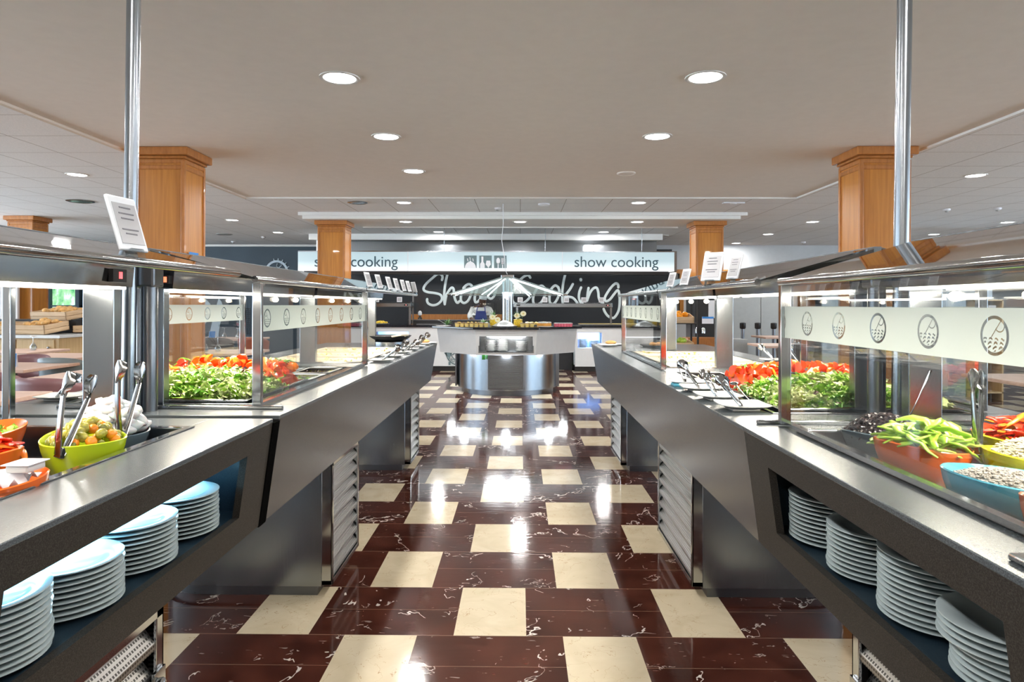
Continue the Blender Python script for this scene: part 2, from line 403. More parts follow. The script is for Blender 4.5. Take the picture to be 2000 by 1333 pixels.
def place(proto, first, *a, **k):
    """move the prototype itself the first time, copy it afterwards"""
    if first:
        loc, rot, label, group, scale = k.get('loc'), k.get('rot'), k.get('label'), k.get('group'), k.get('scale')
        if loc is not None: proto.location = loc
        if rot is not None: proto.rotation_euler = rot if isinstance(rot, (tuple, Euler)) else (0, 0, rot)
        if scale is not None: proto.scale = scale if isinstance(scale, tuple) else (scale,) * 3
        if label: proto['label'] = label
        if group: proto['group'] = group
        return proto
    return dup(proto, **k)
ORD = ['topmost', 'second', 'third', 'fourth', 'fifth', 'sixth', 'seventh', 'eighth', 'ninth', 'tenth', 'eleventh', 'twelfth', 'thirteenth', 'fourteenth']
def nth(i): return 'topmost' if i == 0 else ORD[i] + ' from the top'
NO = (0, 0, 0)

# ================================================================ the setting
m = MB(); m.box(-14, -6, -.1, 14, 17.4, 0); tag(m.build('floor', 'floor', origin=NO), 'polished dark red marble floor with cream slabs', 'floor', kind='structure')
m = MB(); m.box(-14, -6, 2.85, 14, 17.4, 2.95); tag(m.build('ceiling', 'ctile', origin=NO), 'white tiled suspended ceiling over the side aisles and back', 'ceiling', kind='structure')
m = MB(); m.box(-3.62, -6, 2.72, 3.62, 8.76, 2.849); tag(m.build('ceiling', 'plaster', origin=NO), 'smooth taupe lowered ceiling over the buffet aisle', 'ceiling', kind='structure')
def strips(name, rects, mat, label):
    m = MB()
    for k, (x0, y0, x1, y1) in enumerate(rects): m.box(x0, y0, 2.70 + .018 * (k % 3), x1, y1, 2.85 - .0001)
    tag(m.build(name, mat), label, 'cornice', kind='structure')
strips('trim_1', [(-3.66, -6, -3.62, 8.8), (-3.70, -6, -3.66, 8.84), (-3.75, -6, -3.70, 8.9)], 'cornice2', 'stepped cornice along the left edge of the lowered ceiling')
strips('trim_2', [(3.62, -6, 3.66, 8.8), (3.66, -6, 3.70, 8.84), (3.70, -6, 3.75, 8.9)], 'cornice', 'stepped cornice along the right edge of the lowered ceiling')
strips('trim_3', [(-3.62, 8.76, 3.62, 8.8), (-3.66, 8.8, 3.66, 8.84), (-3.70, 8.84, 3.70, 8.9)], 'cornice', 'stepped cornice along the back edge of the lowered ceiling')
m = MB(); m.box(-3.66, 11.14, 2.74, 3.68, 12.25, 2.8499); m.box(-3.72, 11.10, 2.795, 3.78, 11.14, 2.8499); m.box(-2.9, 12.25, 2.72, 2.9, 12.33, 2.8499)
tag(m.build('trim_4', 'cornice'), 'white ceiling beam resting on the two far pillars', 'beam', kind='structure')
m = MB(); m.box(-4.62, 14.5, 2.72, 3.1, 14.62, 2.8499); tag(m.build('trim_5', 'cornice'), 'thin white bulkhead edge above the extractor hood', 'beam', kind='structure')
m = MB(); m.box(-14, 17.2, 0, -4.4, 17.4, 2.85); m.box(-4.4, 17.2, 0, 14, 17.4, 2.85, 1)
w_ = m.build('wall_back', ['navy', 'white'], origin=NO); tag(w_, 'back wall, navy on the left and white on the right', 'wall', kind='structure')
m = MB(); m.box(-11, 17.15, 2.80, -4.4, 17.2, 2.8499); tag(m.build('trim_6', 'cornice'), 'white cornice on top of the navy wall', 'cornice', kind='structure')
m = MB(); m.box(4.0, 17.14, 2.12, 14, 17.2, 2.22); m.box(4.1, 17.12, 1.0, 4.2, 17.2, 2.12)
tag(m.build('trim_7', 'pillar'), 'wooden rail across the white back wall', 'wall rail', kind='structure')
def side_wall(name, x, label, ys):
    m = MB(); m.box(x - .1, -6, 0, x + .1, 17.4, .15); m.box(x - .1, -6, 2.7, x + .1, 17.4, 2.85)
    for y in (-6, -2, 2, 6): m.box(x - .1, y, .15, x + .1, y + .15, 2.7)
    m.box(x - .1, ys, .15, x + .1, 17.4, 2.7)
    tag(m.build(name, 'white'), label, 'wall', kind='structure')
side_wall('wall_left', -14, 'left outer wall of windows', 13); side_wall('wall_right', 14, 'right outer wall of windows', 9)
m = MB(); m.box(-14, -6.1, 0, 14, -5.9, 2.85)
tag(m.build('wall_front', 'cornice2'), 'plain wall behind the viewpoint', 'wall', kind='structure')

# drinks fridge like garden window at far left
c0, c1 = wp(86, 540, 17.1), wp(150, 660, 17.1)
t = thing('window_1', 'bright window onto green garden, far left behind the bread', 'window', (c0[0], 17.1, c1[2]), kind='structure')
m = MB(); m.box(c0[0] + .06, 17.15, c1[2], c1[0] - .06, 17.19, c0[2]); m.build('pane', 'garden', t)
m = MB()
for a, b in ((c0[0], c0[0] + .08), (c1[0] - .10, c1[0])): m.box(a, 17.05, c1[2], b, 17.2, c0[2])
for z in (c1[2], (c0[2] + c1[2]) / 2, c0[2]): m.box(c0[0], 17.07, z - .02, c1[0], 17.2, z + .02)
m.build('window_frame', 'navy', t)

# black cooking wall with brush lettering
m = MB(); m.box(-3.95, 15.5, 0, 3.53, 15.6, 2.6); tag(m.build('wall_cooking', 'black', origin=NO), 'black wall of the show cooking kitchen', 'wall', kind='structure')
def smooth_path(pts, k=5):
    P = [pts[0]] + list(pts) + [pts[-1]]; out = []
    for i in range(1, len(P) - 2):
        for j in range(k):
            t = j / k; a, b, c, d = P[i - 1], P[i], P[i + 1], P[i + 2]
            out.append(tuple(.5 * (2 * b[q] + (c[q] - a[q]) * t + (2 * a[q] - 5 * b[q] + 4 * c[q] - d[q]) * t * t + (-a[q] + 3 * b[q] - 3 * c[q] + d[q]) * t ** 3) for q in range(2)))
    out.append(tuple(pts[-1])); return out
A1 = lambda p: (820 + p[0] / 10, 525 + p[1] / 10)
B1 = lambda p: (1010 + p[0] / 9.302, 525 + p[1] / 9.302)
strokes = {
 's': [[A1(p) for p in [(430,225),(440,160),(400,110),(330,115),(230,200),(130,290),(75,370),(80,430),(160,465),(280,480),(390,510),(430,570),(410,640),(340,700),(250,720),(170,690),(140,640),(140,600)]]],
 'h': [[A1(p) for p in [(535,115),(505,250),(480,420),(475,600),(485,700)]], [A1(p) for p in [(485,690),(520,520),(570,430),(620,375),(655,400),(665,480),(680,580),(710,650),(740,670),(770,640)]]],
 'o': [[A1(p) for p in [(880,350),(830,450),(800,560),(810,640),(870,675),(940,630),(990,530),(1020,420),(1015,340),(960,305),(900,330),(850,380)]]],
 'w': [[A1(p) for p in [(1120,400),(1080,520),(1070,600),(1090,660),(1150,630),(1230,510),(1270,400),(1290,500),(1340,565),(1390,590),(1440,550),(1480,450),(1500,360)]]],
 'c': [[B1(p) for p in [(240,165),(200,120),(130,140),(60,200),(0,290),(-60,400),(-90,520),(-70,610),(0,650),(80,640),(180,580),(260,480)]]],
 'o2': [[B1(p) for p in [(500,360),(450,310),(380,340),(320,430),(290,540),(300,630),(350,660),(430,620),(490,520),(510,420),(500,350)]]],
 'o3': [[B1(p) for p in [(750,340),(690,305),(620,370),(590,480),(590,600),(640,650),(700,600),(750,500),(765,400),(740,330)]]],
 'k': [[B1(p) for p in [(870,110),(840,240),(820,400),(820,560),(830,640)]], [B1(p) for p in [(1010,280),(960,370),(900,450),(860,500),(930,510),(1010,530),(1070,590),(1100,640)]]],
 'i': [[B1(p) for p in [(1160,340),(1130,420),(1120,520),(1150,610),(1190,640)]], [B1(p) for p in [(1154,192),(1155,200),(1156,208)]]],
 'n': [[B1(p) for p in [(1295,350),(1280,450),(1270,580)]], [B1(p) for p in [(1270,575),(1320,440),(1380,360),(1440,345),(1470,420),(1480,520),(1510,590),(1560,620)]]],
 'g': [[B1(p) for p in [(1835,340),(1830,290),(1790,265),(1720,320),(1640,430),(1590,530),(1610,590),(1680,560),(1750,470),(1820,390),(1850,450),(1860,600),(1840,760),(1770,880),(1710,890),(1640,850),(1590,780),(1570,730)]]]}
t = thing('wall_lettering', 'large pale handwritten Show Cooking lettering on black wall', 'lettering', (0, 15.49, 1.2))
for k, ss in strokes.items():
    m = MB()
    for s_ in ss:
        pts = [(wp(p[0], p[1], 15.49)) for p in smooth_path(s_)]
        r = .029 if k not in 'i' or len(s_) > 3 else .034
        m.tube(pts, r, 8, up=(0, 1, 0), flat=.25)
        for e in (pts[0], pts[-1]): m.ball(e, r, r * .25, r, 8)
    m.build('letter', 'letter', t, smooth=True)

# stainless extractor hood and the backlit sign
t = thing('extractor_hood', 'long stainless extractor hood above the backlit sign', 'extractor hood', (-.4, 14.5, 2.3))
m = MB(); m.box(-4.35, 14.8, 2.30, 3.03, 15.45, 2.8499); m.build('hood', 'steel', t)
m = MB(); m.box(1.42, 14.68, 2.46, 1.60, 14.8, 2.62); m.build('work_light', 'downlight', t)
m = MB(); m.box(-4.5, 14.66, 2.3, -4.0, 14.79, 2.719); m.build('side_panel', 'sign', t)
zs0 = EYE + (596 - 530) * 13 / F; zs1 = EYE + (596 - 492.5) * 13 / F
xs0, xs1 = wp(580, 0, 13)[0], wp(1316, 0, 13)[0]
t = thing('show_cooking_sign', 'long backlit white sign reading show cooking with three icons', 'sign', ((xs0 + xs1) / 2, 13, zs0))
m = MB(); m.box(xs0, 13.0, zs0, xs1, 13.3, zs1); m.box(xs1, 13.0, zs0, xs1 + .05, 13.3, zs1 + .02, 1); m.box(xs0, 13.0, zs1, xs1, 13.3, zs1 + .02, 1); m.build('light_box', ['signface', 'steel'], t)
m = MB(); m.box(wp(802, 0, 12.9)[0], 12.99, zs0 - .05, wp(1200, 0, 12.9)[0], 13.05, zs0 - .025); m.box(xs0 + .1, 13.06, zs0 - .06, xs1 - .1, 13.3, zs0); m.build('rail', 'blackplastic', t)
for x in (796, 1098):
    m = MB(); X = wp(x, 0, 13)[0]; m.box(X - .006, 12.992, zs0, X + .006, 13.0, zs1); m.build('joint', 'card', t)
for x in (-3.4, -1.5, .5, 2.4):
    m = MB(); m.tube([(x, 13.15, zs1 + .02), (x, 13.15, 2.8495)], .006, 6); m.build('hanger', 'steel', t)
def text_mesh(txt, size, loc, mat, parent, name='lettering', ext=.004, off=0.0, rot=(PI / 2, 0, 0), width=None):
    cu = bpy.data.curves.new('t', 'FONT'); cu.body = txt; cu.size = size; cu.extrude = ext; cu.align_x = 'CENTER'; cu.offset = off
    to = bpy.data.objects.new('t', cu); C.objects.link(to)
    bpy.context.view_layer.update()
    me = bpy.data.meshes.new_from_object(to.evaluated_get(bpy.context.evaluated_depsgraph_get()))
    bpy.data.objects.remove(to); me.materials.clear(); me.materials.append(MT[mat]); me.name = name
    Mx = Matrix.Translation(Vector(loc) - Vector(parent['_o'])) @ Euler(rot).to_matrix().to_4x4()
    if width:
        xs = [v.co.x for v in me.vertices]; w0 = max(xs) - min(xs); Mx = Mx @ Matrix.Diagonal((width / w0, 1, 1, 1))
    me.transform(Mx)
    o = bpy.data.objects.new(name, me); C.objects.link(o); o.parent = parent; return o
for px in (694, 1203):
    X, _, Z = wp(px, 521.5, 12.99)
    text_mesh('show cooking', .30, (X, 12.99, Z), 'text', t, off=0.0, width=1.63)
for k, px in enumerate((918.5, 948, 977)):
    X, _, Z0 = wp(px, 524, 12.99); m = MB(); m.box(X - .122, 12.988, Z0, X + .122, 12.999, Z0 + .245); g = m.build('icon', 'icon', t)
    m = MB(); y0, y1 = 12.982, 12.988
    def disc(cx, cz, rx, rz, a0=0, a1=2 * PI, n=20): m.prism([(cx + rx * math.cos(a0 + (a1 - a0) * i / n), cz + rz * math.sin(a0 + (a1 - a0) * i / n)) for i in range(n + (a1 - a0 < 6))], y0, y1, 'y')
    if k == 0:
        disc(X, Z0, .108, .125, 0, PI); disc(X, Z0 + .133, .014, .012)
        for dx, dz in ((-.055, .135), (-.008, .16), (.05, .135)): m.tube([(X + dx - .008, 12.985, Z0 + dz + .05), (X + dx + .004, 12.985, Z0 + dz + .03), (X + dx, 12.985, Z0 + dz + .015), (X + dx + .012, 12.985, Z0 + dz - .002)], .008, 6)
    elif k == 1:
        m.prism([(X - .105, Z0), (X - .105, Z0 + .08), (X - .08, Z0 + .12), (X - .08, Z0 + .225), (X - .042, Z0 + .225), (X - .042, Z0 + .12), (X - .014, Z0 + .08), (X - .014, Z0)], y0, y1, 'y')
        m.prism([(X + .02, Z0 + .145), (X + .092, Z0 + .145), (X + .105, Z0 + .07), (X + .062, Z0 + .015), (X + .062, Z0), (X + .05, Z0), (X + .05, Z0 + .015), (X + .004, Z0 + .07)], y0, y1, 'y')
    else:
        disc(X - .042, Z0 + .14, .036, .062); m.box(X - .052, y0, Z0, X - .034, y1, Z0 + .09)
        m.box(X + .036, y0, Z0, X + .054, y1, Z0 + .09); disc(X + .045, Z0 + .10, .026, .035)
        for q in range(4): m.box(X + .021 + q * .014, y0, Z0 + .10, X + .028 + q * .014, y1, Z0 + .195)
    m.build('pictogram', 'card', g)

# ================================================================ pillars
def pillar(x0, y0, w, d, label, zt=2.72, note=None):
    t = thing('wooden_pillar', label, 'pillar', (x0 + w / 2, y0 + d / 2, 0), group='wood panelled pillars')
    m = MB(); m.box(x0 + .012, y0 + .012, 0, x0 + w - .012, y0 + d - .012, zt - .02)
    m.build('panelled_shaft', 'pillar', t)
    m = MB()
    for a in (x0, x0 + w - .035):
        for b in (y0, y0 + d - .035): m.box(a, b, 0, a + .035, b + .035, zt - .11)
    m.build('corner_moulding', 'pillar2', t, bevel=.006)
    m = MB()
    for z in (zt - .20, zt - .145): m.box(x0 + .004, y0 + .004, z, x0 + w - .004, y0 + d - .004, z + .045)
    e = .045; m.prism([(0, 0), (1, 0)], 0, 0) if 0 else None
    m.box(x0 - .012, y0 - .012, zt - .10, x0 + w + .012, y0 + d + .012, zt - .075)
    m.box(x0 - e, y0 - e, zt - .075, x0 + w + e, y0 + d + e, zt - .0005)
    m.build('capital', 'pillar2', t, bevel=.01)
    m = MB(); m.box(x0 - .01, y0 - .01, 0, x0 + w + .01, y0 + d + .01, .1); m.build('plinth', 'pillar2', t, bevel=.004)
    if note:
        s_, zz = note; m = MB(); m.box(s_, y0 - .012, zz, s_ + .10, y0 - .006, zz + .14, 0); m.box(s_, y0 - .015, zz + .085, s_ + .10, y0 - .012, zz + .14, 1); m.build('notice', ['card', 'blue'], t)
    return t
def pillar_side_notice(t, x, y, z):
    m = MB(); m.box(x, y, z, x + .006, y + .17, z + .12); m.box(x + .006, y, z + .07, x + .009, y + .17, z + .12, 1); m.build('notice', ['card', 'blue'], t)
t = pillar(-3.49, 5.98, .455, .41, 'wood panelled pillar on the left, nearest of the left ones')
pillar_side_notice(t, -3.035, 6.06, 1.66)
pillar(3.035, 5.98, .455, .41, 'wood panelled pillar on the right, nearest of the right ones', note=(3.10, 1.67))
pillar(-3.47, 11.36, .475, .42, 'wood panelled pillar in front of the left end of the sign', 2.74)
pillar(3.0, 11.40, .475, .42, 'wood panelled pillar just right of the backlit sign', 2.74)
pillar(-9.02, 11.6, .45, .40, 'wood panelled pillar at far left behind the bread counter', 2.85)

# ================================================================ ceiling fittings
def downlight_proto(mat='downlight'):
    t = thing('ceiling_downlight', 'x', 'downlight', NO, group='round ceiling downlights')
    m = MB(); m.lathe([(.124, 0), (.124, -.006), (.112, -.009), (.100, -.004), (.100, 0)], 32); m.build('trim_ring', 'cornice', t, False, smooth=True)
    m = MB(); m.lathe([(.0, -.0035), (.100, -.0035)], 32); m.build('diffuser', mat, t, False)
    return t
def lamp(parent, loc, energy, size, col=(1, 1, 1), shape='DISK', rot=None, sy=None, name='lamp'):
    l = bpy.data.lights.new(name, 'AREA'); l.shape = shape; l.size = size; l.energy = energy; l.color = col
    if sy: l.size_y = sy
    o = bpy.data.objects.new(name, l); C.objects.link(o); o.parent = parent; o.location = loc
    if rot: o.rotation_euler = rot
    return o
dl = downlight_proto(); lamp(dl, (0, 0, -.012), 23, .19, (1.0, .97, .93)); first = True
DL = []
for k, y in enumerate((7.05, 5.6, 4.15)): DL.append((-1.13, y, 2.72, 'round downlight in the lowered ceiling, left row, %s from the back' % ('first', 'second', 'third')[k]))
for k, y in enumerate((5.6, 4.15)): DL.append((1.15, y, 2.72, 'round downlight in the lowered ceiling, right row, %s' % ('the farther one', 'the nearer larger one')[k]))
for y in (2.4, .6, -1.2, -3.2):
    for x in (-1.13, 1.15): DL.append((x, y, 2.72, 'round downlight of the lowered ceiling overhead, above the near counters'))
DL += [(-1.76, 10.07, 2.85, 'round downlight between lowered ceiling and beam, left one'), (1.79, 10.07, 2.85, 'round downlight between lowered ceiling and beam, right one')]
for x, w in ((-1.98, 'left'), (0, 'middle'), (2.02, 'right')): DL.append((x, 11.5, 2.74, 'round downlight in the beam soffit, %s one' % w))
DL += [(-1.73, 14.1, 2.85, 'round downlight just above the sign, left one'), (1.77, 14.1, 2.85, 'round downlight just above the sign, right one')]
for k, (x, y) in enumerate(((-5.3, 7.9), (-5.28, 12.15), (-5.2, 14.25), (-5.3, 3.6), (-9.3, 7.9), (-9.3, 3.6), (-9.3, 12.2))):
    DL.append((x, y, 2.85, ('round downlight in the left tiled ceiling, nearest visible', 'round downlight in left tiled ceiling near the far pillar', 'round downlight in left tiled ceiling closest to the navy wall')[k] if k < 3 else 'round downlight over the left dining area'))
for k, (x, y) in enumerate(((5.4, 7.96), (5.4, 12.36), (5.38, 14.5), (5.37, 16.6), (9.0, 12.4), (8.95, 14.5), (5.4, 3.6), (9.3, 8.0), (9.3, 3.6))):
    DL.append((x, y, 2.85, ('round downlight in the right tiled ceiling, right of the near pillar', 'round downlight between the right pillars, largest of three', 'round downlight between the right pillars, middle of three', 'round downlight between the right pillars, smallest of three', 'round downlight at far right edge of the ceiling', 'round downlight right of near right pillar, low by the wall')[k] if k < 6 else 'round downlight over the right dining area'))
for x, y, z, lb in DL: place(dl, first, loc=(x, y, z - .0005), label=lb); first = False
def vent(px, py, Zc, r, label, mat='partition'):
    Y = F * (Zc - EYE) / (HY - py); m = MB(); c = wp(px, py, Y)
    m.lathe([(r, 0), (r, -.008), (r * .85, -.016), (r * .8, -.010), (r * .6, -.014), (r * .4, -.010), (r * .2, -.014), (0, -.012)], 28, M=Matrix.Translation((c[0], Y, Zc - .0005)))
    tag(m.build('ceiling_vent', mat, smooth=True), label, 'ceiling vent', 'round ceiling vents')
vent(1222, 338, 2.72, .10, 'unlit round fitting in the lowered ceiling on the right', 'plaster')
vent(697, 395.5, 2.85, .15, 'round grey vent in the tiles left of the middle', 'steel')
vent(150, 393, 2.85, .19, 'round grey vent at the far left of the tiles', 'steel')
vent(435, 458, 2.85, .17, 'flat dark round vent near the navy wall')
vent(1290, 460, 2.85, .17, 'flat pale round vent above right end of sign', 'cornice')
def detector(px, py, Zc, label):
    Y = F * (Zc - EYE) / (HY - py + 2); c = wp(px, py, Y)
    t = thing('smoke_detector', label, 'smoke detector', (c[0], Y, Zc), group='ceiling detectors')
    M = Matrix.Translation((c[0], Y, Zc - .0005))
    m = MB(); m.lathe([(.055, 0), (.055, -.018), (.046, -.03), (.030, -.033)], 20, M=M); m.build('base', 'card', t, smooth=True)
    m = MB(); m.lathe([(.028, -.0331), (.022, -.050), (.0, -.055)], 16, M=M); m.build('sensor', 'partition', t, smooth=True)
for a in ((972, 408, 'small white detector at mid ceiling left of centre'), (512, 465, 'white detector near the navy wall, higher one'), (453, 474, 'white detector at the navy wall cornice'),
          (1842, 410, 'white detector right of the near right pillar'), (1940, 408, 'white detector nearest the right frame edge'), (1566, 474, 'small white detector above the white back wall'), (240, 396, 'white detector left of the near left pillar')): detector(a[0], a[1], 2.85, a[2])
m = MB(); Y = F * 1.55 / 198; c = wp(1062, 398, Y); m.lathe([(.09, 0), (.09, -.02), (.07, -.035), (0, -.04)], 24, M=Matrix.Translation((c[0], Y, 2.8495)))
tag(m.build('ceiling_speaker', 'card', smooth=True), 'white domed fitting in tiles right of centre', 'ceiling fitting')
t = thing('wireless_access_point', 'flat white two armed fitting in tiles on right', 'ceiling fitting', wp(1428, 397, 10.1))
c = wp(1428, 397, 10.1); m = MB(); m.box(c[0] - .16, 10.0, 2.83, c[0] + .16, 10.08, 2.8495); m.ball((c[0], 10.04, 2.83), .05, .05, .02); m.build('body', 'card', t)

# ================================================================ buffet counters
ZT, ZB = .95, .62
def fx(xe, z): return xe + .045 * (ZT - z) / (ZT - ZB)
def counter_near(s, xe, xc, y0, y1, n0, n1, well, lab):
    """near unit with plate niche in the aisle face; s = -1 left, +1 right"""
    xo = 2 * xc - xe
    t = thing('buffet_counter', lab, 'buffet counter', (s * xc, (y0 + y1) / 2, ZB))
    zt, zb = .872, .698
    def pan(za, zb_, ya, yb, m, th=.02):
        a, b = fx(xe, za), fx(xe, zb_)
        m.prism([(s * a, za), (s * b, zb_), (s * (b + th), zb_), (s * (a + th), za)], ya, yb, 'y')
    m = MB(); pan(ZT - .012, zt, y0, y1, m); pan(zb, ZB, y0, y1, m); pan(zt, zb, n1, y1, m); pan(zt, zb, y0, n0, m)
    m.box(s * (fx(xe, ZB)), y0, ZB, s * (xo - .045), y1, ZB + .02)
    m.prism([(s * (xe + .002), ZT - .012), (s * (fx(xe, ZB) + .001), ZB), (s * (2 * xc - fx(xe, ZB)), ZB), (s * (xo - .002), ZT - .012)], y1 - .02, y1, 'y'); m.build('front_panel', 'granA', t)
    m = MB(); m.prism([(s * xo, ZT - .012), (s * (xo - .045), ZB), (s * (xo - .065), ZB), (s * (xo - .02), ZT - .012)], y0, y1, 'y'); m.build('rear_panel', 'granA', t)
    # niche box
    xi = xe + .30; m = MB(); ya, yb = n0 - .06, n1 + .09
    m.box(s * (xe + .045), ya, .675, s * xi, yb, .690); m.box(s * (xi), ya, .675, s * (xi + .012), yb, .866)
    m.box(s * (xe + .035), ya, .860, s * xi, yb, .8665); m.box(s * (xe + .04), ya - .01, .675, s * xi, ya, .8665); m.box(s * (xe + .04), yb, .675, s * xi, yb + .01, .8665)
    m.build('plate_niche', 'niche', t)
    # top with the well opening
    wx0, wx1, wy0, wy1 = well; m = MB(); e = .012
    m.box(s * xe, y0, ZT - e, s * wx0, y1, ZT); m.box(s * wx1, y0, ZT - e, s * xo, y1, ZT); m.box(s * wx0, wy1, ZT - e, s * wx1, y1, ZT); m.box(s * wx0, y0, ZT - e, s * wx1, wy0, ZT)
    m.build('worktop', 'top', t, bevel=.002)
    m = MB(); d = .868; q = .004
    m.box(s * wx0, wy0, d, s * wx1, wy1, d + q)
    m.box(s * (wx0), wy0, d, s * (wx0 + q), wy1, ZT); m.box(s * (wx1 - q), wy0, d, s * wx1, wy1, ZT); m.box(s * wx0, wy1 - q, d, s * wx1, wy1, ZT); m.box(s * wx0, wy0, d, s * wx1, wy0 + q, ZT)
    m.build('cold_well', 'steeld', t)
    m = MB(); b = .022
    m.box(s * (wx0 - b), wy0 - b, ZT, s * wx0, wy1 + b, ZT + .004); m.box(s * wx1, wy0 - b, ZT, s * (wx1 + b), wy1 + b, ZT + .004); m.box(s * wx0, wy1, ZT, s * wx1, wy1 + b, ZT + .004)
    m.build('well_rim', 'chrome', t, bevel=.001)
    return t
tl = counter_near(-1, .755, 1.262, -.5, 2.03, .98, 1.865, (.945, 1.58, -.3, 1.86), 'dark granite buffet counter with plate niche, near left')
m = MB(); m.box(-1.00, .95, .853, -1.02, 1.93, .8595); m.build('niche_light', 'nicheled', tl)
lamp(tl, (0, 0, 0), 3.6, .03, (.30, .72, 1.0), 'RECTANGLE', None, .85, 'niche_lamp').location = Vector((-.93, 1.42, .852)) - Vector(tl['_o'])
tr_ = counter_near(1, .645, 1.148, -.5, 1.925, .91, 1.765, (.80, 1.50, -.3, 1.86), 'dark granite buffet counter with plate niche, near right')
m = MB(); m.box(.705, .62, ZT + .0005, .745, .67, ZT + .012); 
tag(MB().box(.672, .885, ZT + .0003, .722, .925, ZT + .011).build('steel_clip', 'chrome', bevel=.003), 'small chrome clip on right granite ledge at frame edge', 'clip')

def counter_far(s, xe, xc, y0, y1, wells, lab, gap):
    xo = 2 * xc - xe; t = thing('buffet_counter', lab, 'buffet counter', (s * xc, (y0 + y1) / 2, ZB))
    m = MB(); a, b = fx(xe, ZT - .012), fx(xe, ZB)
    ye = y1 - .0
    # tapered far end
    for (p, q, r_, u) in ((0, 0, 0, 0),):
        v = [(s * a, y0, ZT - .012), (s * a, ye, ZT - .012), (s * b, ye - .10, ZB), (s * b, y0, ZB)]
        w = [(s * (2 * xc - a), y0, ZT - .012), (s * (2 * xc - a), ye, ZT - .012), (s * (2 * xc - b), ye - .10, ZB), (s * (2 * xc - b), y0, ZB)]
        vs = v + w; fs = [(0, 1, 2, 3), (4, 7, 6, 5), (1, 5, 6, 2), (0, 3, 7, 4), (3, 2, 6, 7)]
        if s > 0: fs = [f[::-1] for f in fs]
        m.add(vs, fs)
    m.build('front_panel', 'fascia', t)
    if gap:
        m = MB(); m.prism([(s * (xe - .002), ZT - .014), (s * (fx(xe, ZB) - .002), ZB - .004), (s * (xe + .3), ZB - .004), (s * (xe + .3), ZT - .014)], y0 - .054, y0 - .0005, 'y'); m.build('joint_strip', 'foam', t)
    m = MB(); e = .012; yy = y0
    for (wx0, wx1, wy0, wy1) in wells:
        m.box(s * xe, yy, ZT - e, s * xo, wy0, ZT); m.box(s * xe, wy0, ZT - e, s * wx0, wy1, ZT); m.box(s * wx1, wy0, ZT - e, s * xo, wy1, ZT); yy = wy1
    m.box(s * xe, yy, ZT - e, s * xo, y1, ZT); m.build('worktop', 'top', t, bevel=.002)
    for (wx0, wx1, wy0, wy1) in wells:
        m = MB(); m.box(s * wx0, wy0, .915, s * wx1, wy1, .918); q = .003
        m.box(s * wx0, wy0, .915, s * (wx0 + q), wy1, ZT); m.box(s * (wx1 - q), wy0, .915, s * wx1, wy1, ZT); m.box(s * wx0, wy0, .915, s * wx1, wy0 + q, ZT); m.box(s * wx0, wy1 - q, .915, s * wx1, wy1, ZT)
        m.build('display_well', 'steel', t)
        m = MB(); b = .014
        m.box(s * (wx0 - b), wy0 - b, ZT, s * wx0, wy1 + b, ZT + .004); m.box(s * wx1, wy0 - b, ZT, s * (wx1 + b), wy1 + b, ZT + .004); m.box(s * wx0, wy1, ZT, s * wx1, wy1 + b, ZT + .004); m.box(s * wx0, wy0 - b, ZT, s * wx1, wy0, ZT + .004)
        m.build('well_rim', 'chrome', t, bevel=.001)
    return t
counter_far(-1, .755, 1.262, 2.085, 6.07, [(.945, 1.58, 2.32, 3.68), (.945, 1.58, 3.98, 5.38)], 'long satin grey buffet counter, left of the aisle', True)
counter_far(1, .645, 1.148, 1.926, 6.0, [(.83, 1.47, 2.17, 3.46), (.83, 1.47, 3.72, 5.02)], 'long satin grey buffet counter, right of the aisle', False)

